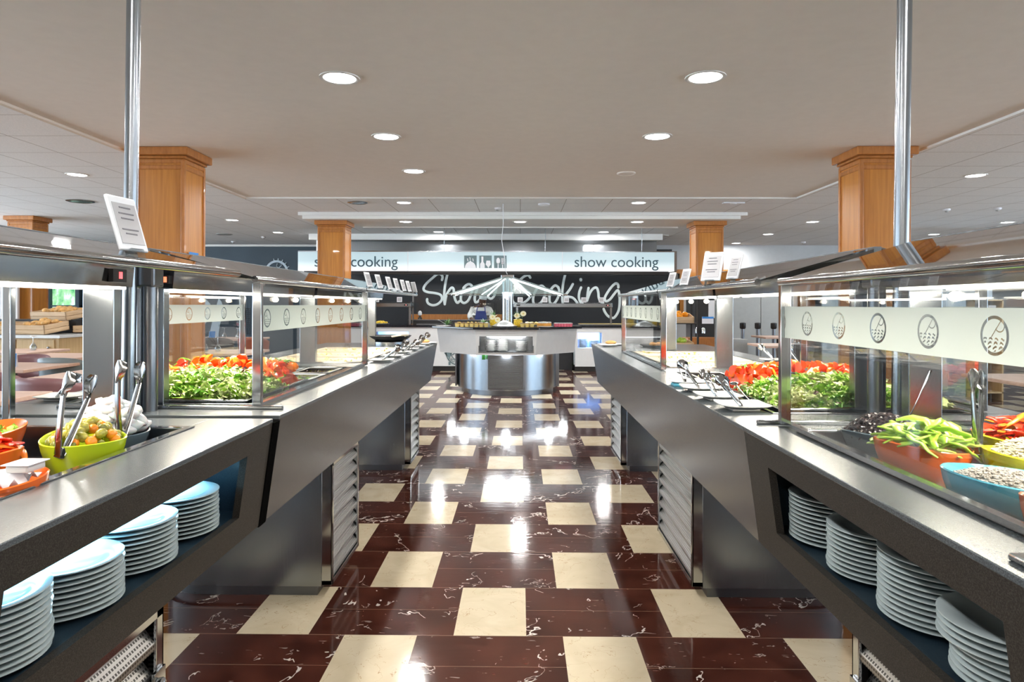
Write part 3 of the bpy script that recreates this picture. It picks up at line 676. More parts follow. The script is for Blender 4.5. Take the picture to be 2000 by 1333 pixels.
# base cabinets with louvred doors
def rrect(x0, y0, x1, y1, s, r, n=8):
    """rectangle with the two corners away from the aisle rounded; x0 = aisle side"""
    pts = [(x0, y0), (x0, y1)]
    cx = x1 - s * r
    for i in range(n + 1): a = PI / 2 * (1 - i / n); pts.append((cx + s * r * math.cos(a), y1 - r + r * math.sin(a)))
    for i in range(n + 1): a = -PI / 2 * i / n; pts.append((cx + s * r * math.cos(a), y0 + r + r * math.sin(a)))
    return pts
def base(s, xa, xo, y0, y1, lab, perf=False, sticker=False, slats=8):
    t = thing('base_cabinet', lab, 'base cabinet', (s * (xa + xo) / 2, (y0 + y1) / 2, 0), group='steel base cabinets')
    r = min(.24, (y1 - y0) / 2 - .01)
    m = MB(); m.prism(rrect(s * (xa + .0385), y0, s * xo, y1, s, r), .045, .6195); m.build('body', 'steel', t, smooth=True)
    m = MB(); m.prism(rrect(s * (xa + .06), y0 + .015, s * (xo - .02), y1 - .015, s, r - .02), 0, .0449); m.build('plinth', 'steeld', t, smooth=True)
    d = thing('louvred_door', None, None, (s * xa, y0, .05)); d.parent = t; d.location = Vector((s * xa, y0, .05)) - Vector(t['_o'])
    # door is a part with slats as sub-parts
    bpy.data.objects.remove(d)
    zt = .6; f = .03 if perf else .022; x_in = xa + .038; x_f = xa - .010
    m = MB(); X0, X1 = s * x_f, s * x_in
    m.box(X0, y0, .05, X1, y0 + .008, zt); m.box(X0, y0, .05, s * (x_f + .008), y0 + f, zt); m.box(X0, y1 - .008, .05, X1, y1, zt); m.box(X0, y1 - f, .05, s * (x_f + .008), y1, zt); m.box(X0, y0, .05, X1, y1, .05 + f); m.box(X0, y0, zt - f, X1, y1, zt)
    d = m.build('louvred_door', 'chrome', t, bevel=.002)
    m = MB(); m.box(s * (x_in - .002), y0 + f, .05 + f, X1, y1 - f, zt - f); m.build('door_back', 'blackplastic', d)
    m = MB(); n = slats; h = (zt - .05 - 2 * f) / n
    for k in range(n):
        z = .05 + f + k * h; m.prism([(s * (x_in - .003), z + h), (s * (x_f + .004), z + h * .34), (s * (x_f + .004), z + h * .14), (s * (x_in - .003), z + h * .14)], y0 + f, y1 - f, 'y')
    m.build('slats', 'perf' if perf else 'rib', d, origin=NO)
    if perf:
        yl = y1 - .03; m = MB(); m.box(s * (x_f - .008), yl - .022, .41, X0, yl + .024, .455); m.lathe([(.009, 0), (.011, .012), (.006, .018), (0, .019)], 12, M=Matrix.Translation((s * (x_f - .008), yl - .012, .432)) @ Matrix.Rotation(-s * PI / 2, 4, 'Y'))
        m.build('latch', 'chrome', t, bevel=.001)
    if sticker:
        m = MB(); xx = s * (xa + .12); m.box(xx, y0 - .002, .56, xx + s * .05, y0, .60); m.build('sticker', 'green', t)
    return t
base(-1, .842, 1.66, 2.95, 3.44, 'steel louvred base cabinet under the left counter, nearer one', sticker=True)
base(-1, .862, 1.66, 5.20, 5.64, 'steel louvred base cabinet under the left counter, farther one')
base(-1, .848, 1.64, .95, 1.56, 'steel base cabinet with perforated door, bottom left corner', True, slats=6)
base(1, .776, 1.52, 2.96, 3.70, 'steel louvred base cabinet under the right counter, nearer one')
base(1, .80, 1.52, 5.20, 5.78, 'steel louvred base cabinet under the right counter, farther one', sticker=True)
base(1, .775, 1.54, .90, 1.54, 'steel base cabinet with perforated door, bottom right corner', True, slats=6)

# ---------------------------------------------------------------- glass canopies
ZE, ZR, ZX = 1.385, 1.482, 1.352
def canopy(s, xc, xe, y0, y1, sup, lab, bulbs=(), ctrl=None, ze=ZE, strip=True, led='led', pw=10):
    t = thing('glass_canopy', lab, 'sneeze guard canopy', (s * xc, (y0 + y1) / 2, ZT), group='glass canopies over the counters')
    for q in (-1, 1):
        x_e = xc + q * (xc - xe)
        m = MB(); th = .006
        m.prism([(s * x_e, ze), (s * (xc + q * .012), ZR), (s * (xc + q * .012), ZR + th), (s * x_e, ze + th)], y0, y1, 'y'); m.build('roof_pane', 'roofglass', t)
        m = MB(); m.tube([(s * x_e, y0, ze), (s * x_e, y1, ze)], .0115, 12); m.build('edge_tube', 'chrome', t, smooth=True)
    m = MB(); m.box(s * (xc - .012), y0, ZR - .02, s * (xc + .012), y1, ZR + .008); m.build('ridge_bar', 'steel', t)
    ys, ye = max(y0, sup[0] - .0) if sup else y0, y1 - .01
    ys = y0 + .02
    m = MB(); w = .078; m.prism([(s * (xc - w), ZX), (s * (xc - w - .006), ZX + .06), (s * (xc - .03), ZR - .025), (s * (xc + .03), ZR - .025), (s * (xc + w + .006), ZX + .06), (s * (xc + w), ZX)], ys, ye, 'y')
    m.build('light_housing', 'chrome', t)
    m = MB()
    for q in (-1, 1): m.box(s * (xc + q * .066) - .010, ys + .03, ZX - .008, s * (xc + q * .066) + .010, ye - .03, ZX - .0002)
    m.build('light_strip', led, t)
    lamp(t, Vector((s * xc, (ys + ye) / 2, ZX - .012)) - Vector(t['_o']), pw, .12, (1, .90, .74), 'RECTANGLE', None, ye - ys - .1)
    for y in sup: m = MB(); m.box(s * (xc - .047), y, ZT, s * (xc + .047), y + .04, ZX + .002); m.build('support_panel', 'steel', t, bevel=.003)
    for y in bulbs:
        m = MB(); m.ball((s * (xc - .045), y, ZX - .028), .016, .016, .013, 10); m.build('heat_lamp', 'warm', t)
    if ctrl:
        y, mt, end = ctrl; m = MB()
        if end: xx = s * (xc - .058); m.box(xx - .012, ys - .012, ZX + .018, xx + .012, ys, ZX + .045, 0); m.box(xx - .006, ys - .016, ZX + .022, xx + .006, ys - .012, ZX + .041, 1)
        else: xx = xc - w - .004; m.box(s * (xx - .014), y - .035, ZX + .012, s * xx, y + .03, ZX + .05, 0); m.box(s * (xx - .015), y - .008, ZX + .022, s * (xx - .014), y + .008, ZX + .042, 1)
        m.build('controller', ['blackplastic', mt], t)
    return t
XL, XR = 1.262, 1.148
canopy(-1, XL, .865, -.3, 2.03, (.2, 1.976), 'tinted glass canopy over near left counter with red display', ctrl=(1.93, 'red', False), ze=1.395, led='led', pw=16)
canopy(-1, XL, .895, 2.235, 3.83, (2.255,), 'glass canopy over the left salad bowl, orange switch at its end', ctrl=(2.3, 'orangesw', True), bulbs=(3.3, 3.6), pw=18)
canopy(-1, XL, .895, 3.85, 5.75, (3.94, 5.58), 'glass canopy over the far hot trays on the left counter', bulbs=(4.3, 4.7, 5.1), pw=19)
canopy(1, XR, .755, -.3, 1.935, (.2, 1.895), 'tinted glass canopy over near right counter, above the bowls', ze=1.368, bulbs=(1.2, 1.45, 1.7), pw=42)
canopy(1, XR, .765, 2.15, 3.66, (2.2,), 'glass canopy over the right tomato salad, carrying four tablets', bulbs=(), ze=1.375, pw=18)
canopy(1, XR, .765, 3.68, 5.15, (3.74, 5.09), 'glass canopy over the far hot trays on the right counter', bulbs=(3.95, 4.3, 4.7), ze=1.375, pw=19)

# ceiling poles between the canopies
for s, xc, y, lab in ((-1, XL, 2.13, 'tall steel pole from left counter up to the ceiling'), (1, XR, 2.03, 'tall steel pole from right counter up to the ceiling')):
    t = thing('ceiling_pole', lab, 'pole', (s * xc, y, ZT)); X = s * xc; ln = .012
    m = MB(); m.tube([(X, y, ZT), (X + ln * 1.77, y, 2.7195)], .021, 20); m.build('pole', 'steel', t, smooth=True)
    for q in (-1, 1): m = MB(); m.tube([(X + q * .043, y + .045, ZT), (X + q * .043, y + .045, 1.40)], .026, 16); m.build('side_column', 'steeld', t, smooth=True)
    m = MB(); m.prism([(X - .072, y + .018), (X + .072, y + .018), (X + .072, y + .085), (X - .072, y + .085)], 1.355, 1.44); m.build('collar', 'steeld', t, bevel=.008)

# ---------------------------------------------------------------- upright glass guards with frosted band
FR = {}
def guard(s, xg, y0, y1, lab, pitch, phase, zt=1.372, pw=.03):
    t = thing('glass_guard', lab, 'glass guard', (s * xg, (y0 + y1) / 2, ZT), group='upright glass guards')
    for y in (y0, y1): m = MB(); m.box(s * xg - pw / 2, y - pw * .35, ZT + .0045, s * xg + pw / 2, y + pw * .35, zt); m.build('post', 'chrome', t, bevel=.002)
    m = MB(); m.box(s * xg - .003, y0 + .01, ZT + .012, s * xg + .003, y1 - .01, zt - .01); m.build('pane', 'glass', t)
    m = MB(); m.box(s * xg - .010, y0, ZT + .0045, s * xg + .010, y1, ZT + .016); m.build('bottom_rail', 'chrome', t)
    if pitch:
        if (pitch, phase) not in FR: FR[(pitch, phase)] = frost(pitch, phase)
        m = MB(); x = s * xg - s * .0045; m.add([(x, y0 + .012, 1.207), (x, y1 - .012, 1.207), (x, y1 - .012, 1.297), (x, y0 + .012, 1.297)], [(0, 1, 2, 3)]); m.build('frosted_band', FR[(pitch, phase)], t, origin=NO)
        t2 = kids(t)[-1]; o = [c for c in kids(t) if c.name.startswith('frosted_band')][0]
        me = o.data
        for v in me.vertices: v.co += Vector(t['_o'])
        for v in me.vertices: v.co -= Vector((0, 0, 1.207))
        o.location = Vector((0, 0, 1.207)) - Vector(t['_o'])
    return t
guard(-1, .884, 2.235, 3.79, 'glass guard with frosted emblem band before the left salad', .193, 2.308)
guard(-1, 1.64, 2.92, 3.92, 'glass guard on the far side of the left salad', .193, 2.308)
guard(1, .77, -.25, 1.944, 'large glass guard with frosted emblem band, near right', .175, 1.083)
guard(1, .77, 3.58, 4.95, 'small far glass guard with emblem band on right counter', .175, 1.083)
guard(1, 1.526, 2.22, 3.6, 'glass guard on the far side of the right salad', .175, 1.083)
m = MB(); m.box(-1.56, 1.985, ZT, -1.535, 2.01, 1.37); tag(m.build('guard_post', 'chrome', bevel=.003), 'single square steel post at the left frame edge', 'post')
# cross rails on the worktops
m = MB(); m.box(-1.55, 2.205, ZT + .0002, -.79, 2.221, ZT + .012); tag(m.build('cross_rail', 'chrome', bevel=.003), 'chrome rail lying across the left counter before lettuce', 'rail')
m = MB(); m.box(1.5, 1.965, ZT + .0002, .70, 1.981, ZT + .012); tag(m.build('cross_rail', 'chrome', bevel=.003), 'chrome rail lying across the right counter before lettuce', 'rail')

# ---------------------------------------------------------------- menu tablets
def tablet_proto():
    t = thing('menu_tablet', 'x', 'tablet sign', NO, group='menu tablets clipped on the canopies')
    m = MB(); m.box(-.045, -.004, .012, .045, .004, .142); m.build('frame', 'tabletf', t, False, bevel=.003)
    m = MB(); m.box(-.036, -.0055, .028, .036, -.0042, .124); sc = m.build('screen', 'tablets', t, False)
    m = MB()
    for z, w in ((.112, .018), (.098, .024), (.086, .02), (.06, .026), (.050, .018)): m.box(-w, -.0065, z, w, -.0056, z + .003)
    m.build('print', 'ink', sc, False)
    m = MB(); m.box(-.02, -.010, -.012, .02, .008, .016); m.build('clip', 'cupglass', t, False)
    return t
tb = tablet_proto(); first = True
TABL = [((-.866, 1.49, 1.407), PI / 2 - .12, 'large white menu tablet on near left canopy beside the pole', 1.0),
        ((.765, 2.69, 1.387), -.75, 'largest white menu tablet on the right canopy', .95), ((.765, 2.42, 1.387), -1.22, 'white menu tablet on right canopy, nearest the glass guard', .72),
        ((.765, 3.13, 1.387), -1.10, 'white menu tablet on the right canopy, second from far end', .62), ((.765, 3.42, 1.387), -1.15, 'small white menu tablet at far end of the right row', .60)]
for k, y in enumerate((3.98, 4.28, 4.62, 4.90, 5.18, 5.43, 5.70)):
    TABL.append(((-.895, y, 1.397), 1.30 if k < 6 else 2.3, 'white menu tablet on the left canopy, %s' % ['nearest of seven', 'second of seven', 'third of seven', 'middle of seven', 'fifth of seven', 'sixth of seven', 'last, leaning the other way'][k], .72))
for loc, rz, lb, sc in TABL:
    tilt = -.30; o = place(tb, first, loc=loc, label=lb, scale=sc, rot=(Matrix.Rotation(rz if 1 else 0, 3, 'Z') @ Matrix.Rotation(tilt, 3, 'X')).to_euler()); first = False

# ================================================================ plates in the niches
def plate_proto(r=.105, mat='porcelain'):
    m = MB(); m.lathe([(0, .0), (r * .58, 0), (r * .62, .002), (r * .66, .0065), (r * .95, .0095), (r, .0115), (r * 1.0, .0135), (r * .985, .0140), (r * .68, .0095), (r * .60, .0045), (0, .004)], 48)
    o = m.build('dinner_plate', mat, origin=NO, smooth=True, split=60); return tag(o, 'x', 'plate')
pl = plate_proto(); first = True
def stack(xc, yc, z0, n, where, pitch=.0108, off=None, pro=None, jit=.0015):
    global first
    pro = pro or pl
    for i in range(n):
        dx, dy = (R.uniform(-jit, jit), R.uniform(-jit, jit)); 
        if off and i >= off[0]: dx += off[1]; dy += off[2]
        lb = 'white dinner plate, %s in %s' % (nth(n - 1 - i), where)
        if pro is pl: o = place(pl, first, loc=(xc + dx, yc + dy, z0 + i * pitch), rot=R.uniform(0, 6), label=lb, group='plates in ' + where); first = False
        else: o = dup(pro, loc=(xc + dx, yc + dy, z0 + i * pitch), label=lb, group='plates in ' + where)
stack(-.915, 1.765, .6905, 10, 'farthest stack of the left niche')
stack(-.915, 1.545, .6905, 10, 'second farthest stack of the left niche')
stack(-.915, 1.330, .6905, 9, 'second nearest stack of the left niche')
stack(-.915, 1.115, .6905, 11, 'nearest stack of the left niche')
stack(.812, 1.735, .6905, 11, 'farthest stack of the right niche')
stack(.812, 1.520, .6905, 10, 'second farthest stack of the right niche')
stack(.812, 1.300, .6905, 12, 'second nearest stack of the right niche')
stack(.815, 1.080, .6905, 9, 'nearest leaning stack of the right niche', off=(5, -.012, .012))

# ================================================================ bowls and food
def bowl(x, y, z, r, h, mat, lab, wav=.10, ang=0.0, inner=None, n=40, sx=1.0, sy=1.0):
    m = MB(); w = .005
    def fn(p, a):
        k = max(0, p[2]) / h; return (p[0], p[1], p[2] * (1 + wav * math.cos(a - ang) * k + wav * .4 * math.cos(2 * (a - ang)) * k))
    prof = [(0, 0), (r * .55, 0), (r * .62, h * .04), (r * .82, h * .38), (r * .96, h * .80), (r, h)]
    m.lathe(prof, n, 0, sx=sx, sy=sy, fn=fn)
    inn = [(r, h), (r - w * .5, h + .002), (r - w, h - .001), (r * .96 - w, h * .80), (r * .80 - w, h * .38), (r * .5, h * .08), (0, h * .06)]
    m.lathe(inn, n, 1, sx=sx, sy=sy, fn=fn)
    keep = [i for i, f in enumerate(m.f) if len(f) <= 4]   # no lids across the rim
    m.f = [m.f[i] for i in keep]; m.mi = [m.mi[i] for i in keep]
    o = m.build('serving_bowl', [mat, inner or mat], origin=NO, smooth=True, split=70); o.location = (x, y, z)
    return tag(o, lab, 'bowl', 'melamine serving bowls')
ZW = .8725
bowl(-1.045, 1.585, ZW, .090, .108, 'lime', 'lime green bowl of mixed pickles in the left well', .08, 2.4)
bowl(-1.105, 1.785, ZW, .095, .085, 'greyb', 'slate grey bowl of white mozzarella in the left well', .08, 2.0)
bowl(-1.19, 1.42, ZW, .10, .10, 'orangeb', 'orange bowl of red pepper strips in the left well', .08, 0)
bowl(-1.01, 1.265, ZW, .090, .088, 'orangeb', 'orange bowl holding paper napkin, nearest the left frame corner', .06, .6)
bowl(-1.41, 1.70, ZW, .115, .10, 'orangeb', 'orange bowl of pale green leaves at the left frame edge', .08, 1)
bowl(.985, 1.815, ZW, .105, .082, 'greyb', 'slate grey bowl of sliced black olives on the right', .08, 3.6)
bowl(.930, 1.55, ZW, .100, .108, 'orangeb', 'orange bowl of green pepper strips on the right', .07, 3.4)
bowl(.932, 1.290, ZW, .105, .100, 'blueb', 'turquoise bowl of sunflower seeds on the right', .06, 3.0)
bowl(.905, 1.085, ZW, .080, .105, 'orangeb', 'small orange bowl of green olives at right frame edge', .08, 3.2)
bowl(1.235, 1.63, ZW, .115, .105, 'yellowb', 'yellow bowl of red pepper strips on the right', .06, 3)
bowl(1.10, 1.44, ZW, .090, .108, 'yellowb', 'speckled yellow bowl of grated cheese on the right', .05, 3)

def mound(xc, yc, z0, r, h, n, cnt, fn):
    """scatter positions over a dome"""
    k = 0
    for i in range(cnt):
        a = i * 2.39996; q = math.sqrt((i + .5) / cnt); x = xc + r * q * math.cos(a); y = yc + r * q * math.sin(a); z = z0 + h * (1 - q * q)
        fn(x, y, z, a, q, i)
def dome(xc, yc, z0, r, h, mat, name, lab, cat, kind='stuff', rnd=.004, n=36, seed=1, bumps=0, msz=.006):
    """a heap nobody could count"""
    rg = random.Random(seed); m = MB(); vs = []; fs = []; J = 10
    for j in range(J + 1):
        q = j / J
        for k in range(n): a = 2 * PI * k / n; vs.append((xc + r * q * math.cos(a), yc + r * q * math.sin(a), z0 + h * (1 - q * q) + rg.uniform(-rnd, rnd)))
    for j in range(J):
        for k in range(n): fs.append((j * n + k, (j + 1) * n + k, (j + 1) * n + (k + 1) % n, j * n + (k + 1) % n))
    m.add(vs, fs)
    for i in range(bumps):
        a = rg.uniform(0, 2 * PI); q = math.sqrt(rg.random()) * .97; x = xc + r * q * math.cos(a); y = yc + r * q * math.sin(a); z = z0 + h * (1 - q * q) + .002
        yield_fn = DB[name]; yield_fn(m, x, y, z, rg, msz)
    o = m.build(name, mat, smooth=False); return tag(o, lab, cat, kind=kind)
def b_seed(m, x, y, z, rg, s):
    a = rg.uniform(0, PI); d = (math.cos(a) * s, math.sin(a) * s, rg.uniform(-.3, .4) * s); m.tube([(x - d[0], y - d[1], z - d[2]), (x, y, z), (x + d[0], y + d[1], z + d[2])], [s * .12, s * .42, s * .05], 5)
def b_shred(m, x, y, z, rg, s):
    a = rg.uniform(0, PI); d = (math.cos(a) * s, math.sin(a) * s, rg.uniform(-.3, .5) * s); m.tube([(x - d[0], y - d[1], z - d[2]), (x, y, z + s * .2), (x + d[0], y + d[1], z + d[2])], s * .13, 4)
def b_ring(m, x, y, z, rg, s):
    M = Matrix.Translation((x, y, z)) @ Euler((rg.uniform(-1, 1), rg.uniform(-1, 1), 0)).to_matrix().to_4x4()
    m.lathe([(s * .4, -s * .15), (s, -s * .25), (s, s * .25), (s * .4, s * .15), (s * .4, -s * .15)], 8, M=M)
DB = {'sunflower_seeds': b_seed, 'grated_cheese': b_shred, 'sliced_black_olives': b_ring}
dome(.932, 1.290, ZW + .083, .0945, .026, 'seed', 'sunflower_seeds', 'grey striped sunflower seeds filling the turquoise bowl', 'seeds', seed=2, bumps=900, msz=.0065)
dome(1.10, 1.44, ZW + .094, .080, .042, 'cheese', 'grated_cheese', 'heap of grated cheese in the speckled yellow bowl', 'cheese', seed=3, bumps=600, msz=.011)
dome(.985, 1.815, ZW + .070, .100, .060, 'blackol', 'sliced_black_olives', 'heap of sliced black olives in the slate bowl', 'olives', seed=4, bumps=420, msz=.008)

def strip_proto(mat, name, cat, seed, L=.085, w=.011, th=.35):
    rg = random.Random(seed); n = 9; b = rg.uniform(.4, 1.3); pts = []
    for i in range(n): u = i / (n - 1) - .5; pts.append((u * L, b * L * (.25 - u * u) * 1.2, rg.uniform(-.003, .003) + (.25 - u * u) * L * .35))
    rr = [w * (.35 + .65 * math.sin(PI * (i + .4) / (n - .2))) for i in range(n)]
    m = MB(); m.tube(pts, rr, 7, flat=th); o = m.build(name, mat, origin=NO, smooth=True, split=80); return tag(o, 'x', cat)
def strew(protos, xc, yc, z0, r, h, cnt, lab, group, tilt=.5, seed=1, sc=(.8, 1.2), zj=.004):
    rg = random.Random(seed); used = {}
    for i in range(cnt):
        a = i * 2.39996 + rg.uniform(-.2, .2); q = math.sqrt((i + .5) / cnt); x = xc + r * q * math.cos(a); y = yc + r * q * math.sin(a); z = z0 + h * (1 - q * q) + rg.uniform(0, zj)
        p = protos[i % len(protos)]; s_ = rg.uniform(*sc)
        place(p, not p.get('_used'), loc=(x, y, z), rot=(rg.uniform(-tilt, tilt), rg.uniform(-tilt, tilt), rg.uniform(0, 2 * PI)), label=lab, group=group, scale=s_)
        p['_used'] = 1
def protos(mats, name, cat, seed, **k): return [strip_proto(mt, name, cat, seed + i, **k) for i, mt in enumerate(mats)]
strew(protos(['pepr', 'pepr', 'pepo', 'pepr'], 'pepper_strip', 'pepper strip', 10), -1.19, 1.42, ZW + .092, .075, .034, 46, 'strip of red pepper heaped in the left orange bowl', 'red pepper strips in the left orange bowl', seed=1)
strew(protos(['pepg', 'pepg', 'pepg'], 'pepper_strip', 'pepper strip', 20), .930, 1.55, ZW + .096, .078, .044, 60, 'strip of green pepper heaped in the right orange bowl', 'green pepper strips in the right orange bowl', seed=2)
strew(protos(['pepo', 'pepr', 'pepr'], 'pepper_strip', 'pepper strip', 30), 1.235, 1.63, ZW + .096, .09, .05, 60, 'strip of red pepper heaped in the right yellow bowl', 'red pepper strips in the right yellow bowl', seed=3)
def pickle_protos():
    out = []
    for mt, name, cat, l, w in (('pick', 'gherkin', 'gherkin', .034, .012), ('olive', 'green_olive', 'olive', .013, .011), ('carrot', 'pickled_carrot', 'carrot piece', .020, .011), ('pick', 'gherkin', 'gherkin', .024, .013)):
        m = MB(); m.ball(NO, l * .6, w, w, 12, rnd=.10); out.append(tag(m.build(name, mt, origin=NO, smooth=True, split=80), 'x', cat))
    return out
P = pickle_protos()
for pr, cnt, sd, lb in ((P[0], 20, 5, 'knobbly green gherkin heaped in the lime bowl'), (P[1], 24, 6, 'round green olive heaped in the lime bowl'), (P[2], 22, 7, 'orange pickled carrot piece heaped in the lime bowl')):
    rg = random.Random(sd)
    for i in range(cnt):
        a = rg.uniform(0, 2 * PI); q = math.sqrt(rg.random()); x = -1.045 + .070 * q * math.cos(a); y = 1.585 + .076 * q * math.sin(a); z = ZW + .094 + .044 * (1 - q * q) + rg.uniform(-.004, .006)
        place(pr, i == 0, loc=(x, y, z), rot=(rg.uniform(-.5, .5), rg.uniform(-.5, .5), rg.uniform(0, 6)), label=lb, group=lb.split(' heaped')[0] + 's of the lime bowl', scale=rg.uniform(.85, 1.2))
rg = random.Random(9)
for i in range(26):
    a = i * 2.4; q = math.sqrt((i + .5) / 26); x = .905 + .058 * q * math.cos(a); y = 1.085 + .058 * q * math.sin(a); z = ZW + .098 + .03 * (1 - q * q)
    place(P[3], i == 0, loc=(x, y, z), rot=(rg.uniform(-.6, .6), rg.uniform(-.6, .6), rg.uniform(0, 6)), label='plump green gherkin in the small orange bowl at right', group='gherkins of the small orange bowl', scale=rg.uniform(.8, 1.05))
m = MB(); m.ball(NO, .024, .019, .012, 12, rnd=.25); mz = tag(m.build('mozzarella_piece', 'mozz', origin=NO, smooth=True, split=80), 'x', 'mozzarella')
strew([mz], -1.105, 1.79, ZW + .080, .075, .075, 42, 'soft white mozzarella piece in the slate bowl', 'mozzarella pieces in the slate bowl', seed=12, zj=.012)
m = MB(); rgl = random.Random(31)
def leaf(m, x, y, z, s, rg, M=None, seg=5):
    """one crinkled leaf"""
    a = rg.uniform(0, 2 * PI); el = rg.uniform(-.1, 1.35); d = Vector((math.cos(a) * math.cos(el), math.sin(a) * math.cos(el), math.sin(el)))
    side = d.cross(Vector((0, 0, 1))); side = side.normalized() if side.length > .05 else Vector((1, 0, 0)); up = side.cross(d)
    p0 = Vector((x, y, z)); vs = []; fs = []; W_ = 4; ph = rg.uniform(0, 6)
    for i in range(seg + 1):
        u = i / seg; w = s * .42 * math.sin(PI * min(1, .15 + u * .85)) * (1 + .25 * math.sin(u * 19 + ph)); c = p0 + d * s * u + up * (-.35 * s * u * u)
        for j in range(W_ + 1):
            v = (j / W_ - .5) * 2; rip = math.sin(u * 17 + ph + j * 2.1) * s * .22 * abs(v)
            vs.append(tuple(c + side * w * v + up * (abs(v) * s * .12 + rip + rg.uniform(-.04, .04) * s)))
    for i in range(seg):
        for j in range(W_): q = i * (W_ + 1) + j; fs.append((q, q + 1, q + W_ + 2, q + W_ + 1))
    m.add(vs, fs, rg.choices((0, 1, 2, 3), (5, 5, 3, .35))[0], M)
def leafmats(): 
    return [MT['lf1'], MT['lf2'], MT['lf3'], MT['lf4']]
for k, (nm, c) in enumerate((('bright_green_leaf', (.13, .36, .025)), ('light_green_leaf', (.32, .54, .07)), ('pale_yellow_leaf', (.58, .66, .30)), ('dark_red_leaf', (.10, .03, .04)))):
    MT['lf%d' % (k + 1)] = flat(nm, c, .4, var=.3, scale=60, sss=0)
for i in range(40): a = rgl.uniform(0, 6.28); q = math.sqrt(rgl.random()) * .09; leaf(m, -1.41 + q * math.cos(a), 1.70 + q * math.sin(a), ZW + .085, .03, rgl)
tag(m.build('chopped_leaves', leafmats(), smooth=True), 'pale green chopped leaves in the leftmost orange bowl', 'salad leaves', kind='stuff')

def tray(s, x0, x1, y0, y1, z0, zt, mat, lab, cat='tray', grp='display trays in the counters'):
    m = MB(); w = .012; z1 = zt
    m.box(s * x0, y0, z0, s * x1, y1, z0 + .004)
    for (a, b, c, d) in ((x0, y0, x0 + .004, y1), (x1 - .004, y0, x1, y1), (x0, y0, x1, y0 + .004), (x0, y1 - .004, x1, y1)): m.box(s * a, b, z0, s * c, d, z1)
    for (a, b, c, d) in ((x0 - w, y0 - w, x0, y1 + w), (x1, y0 - w, x1 + w, y1 + w), (x0, y0 - w, x1, y0), (x0, y1, x1, y1 + w)): m.box(s * a, b, z1 - .004, s * c, d, z1)
    return tag(m.build('display_tray', mat, bevel=.002), lab, cat, grp)
def lettuce(s, x0, x1, y0, y1, z0, seed, lab, cnt=3000):
    rg = random.Random(seed); m = MB()
    n = 14; vs = []; fs = []
    def hz(u, v): return z0 + (.062 * math.sin(PI * min(max(u, .0), 1)) ** .5 * (0.35 + .65 * min(1, v * 1.6)))
    for i in range(n + 1):
        for j in range(n + 1): u, v = i / n, j / n; vs.append((s * (x0 + (x1 - x0) * u), y0 + (y1 - y0) * v, hz(u, v) - .012))
    for i in range(n):
        for j in range(n): q = i * (n + 1) + j; fs.append((q, q + 1, q + n + 2, q + n + 1))
    m.add(vs, fs, 1)
    for i in range(cnt):
        u, v = rg.random(), rg.random() ** 1.15; z = hz(u, v) - .008
        # the aisle side has paler iceberg, the front frilly green
        sz = .014 + .038 * rg.random() ** 2.2; k0 = len(m.mi); leaf(m, s * (x0 + .01 + (x1 - x0 - .02) * u), y0 + .02 + (y1 - y0 - .03) * v, z, sz, rg)
        pale = rg.random() < (.75 if (v > .45 or u < .22) else .18)
        if pale: m.mi[k0:] = [2 if rg.random() < .75 else 1] * (len(m.mi) - k0)
    return tag(m.build('lettuce_heap', leafmats(), smooth=True), lab, 'lettuce', kind='stuff')
tray(-1, .972, 1.55, 2.352, 3.0, .919, .962, 'chrome', 'steel tray holding lettuce and tomato, left counter')
lettuce(-1, .985, 1.54, 2.362, 2.80, .955, 41, 'heap of frilly green lettuce on the left tray')
tray(1, .862, 1.44, 2.202, 2.86, .919, .962, 'chrome', 'steel tray holding lettuce and tomato, right counter')
lettuce(1, .872, 1.43, 2.212, 2.66, .955, 42, 'heap of frilly green lettuce on the right tray')
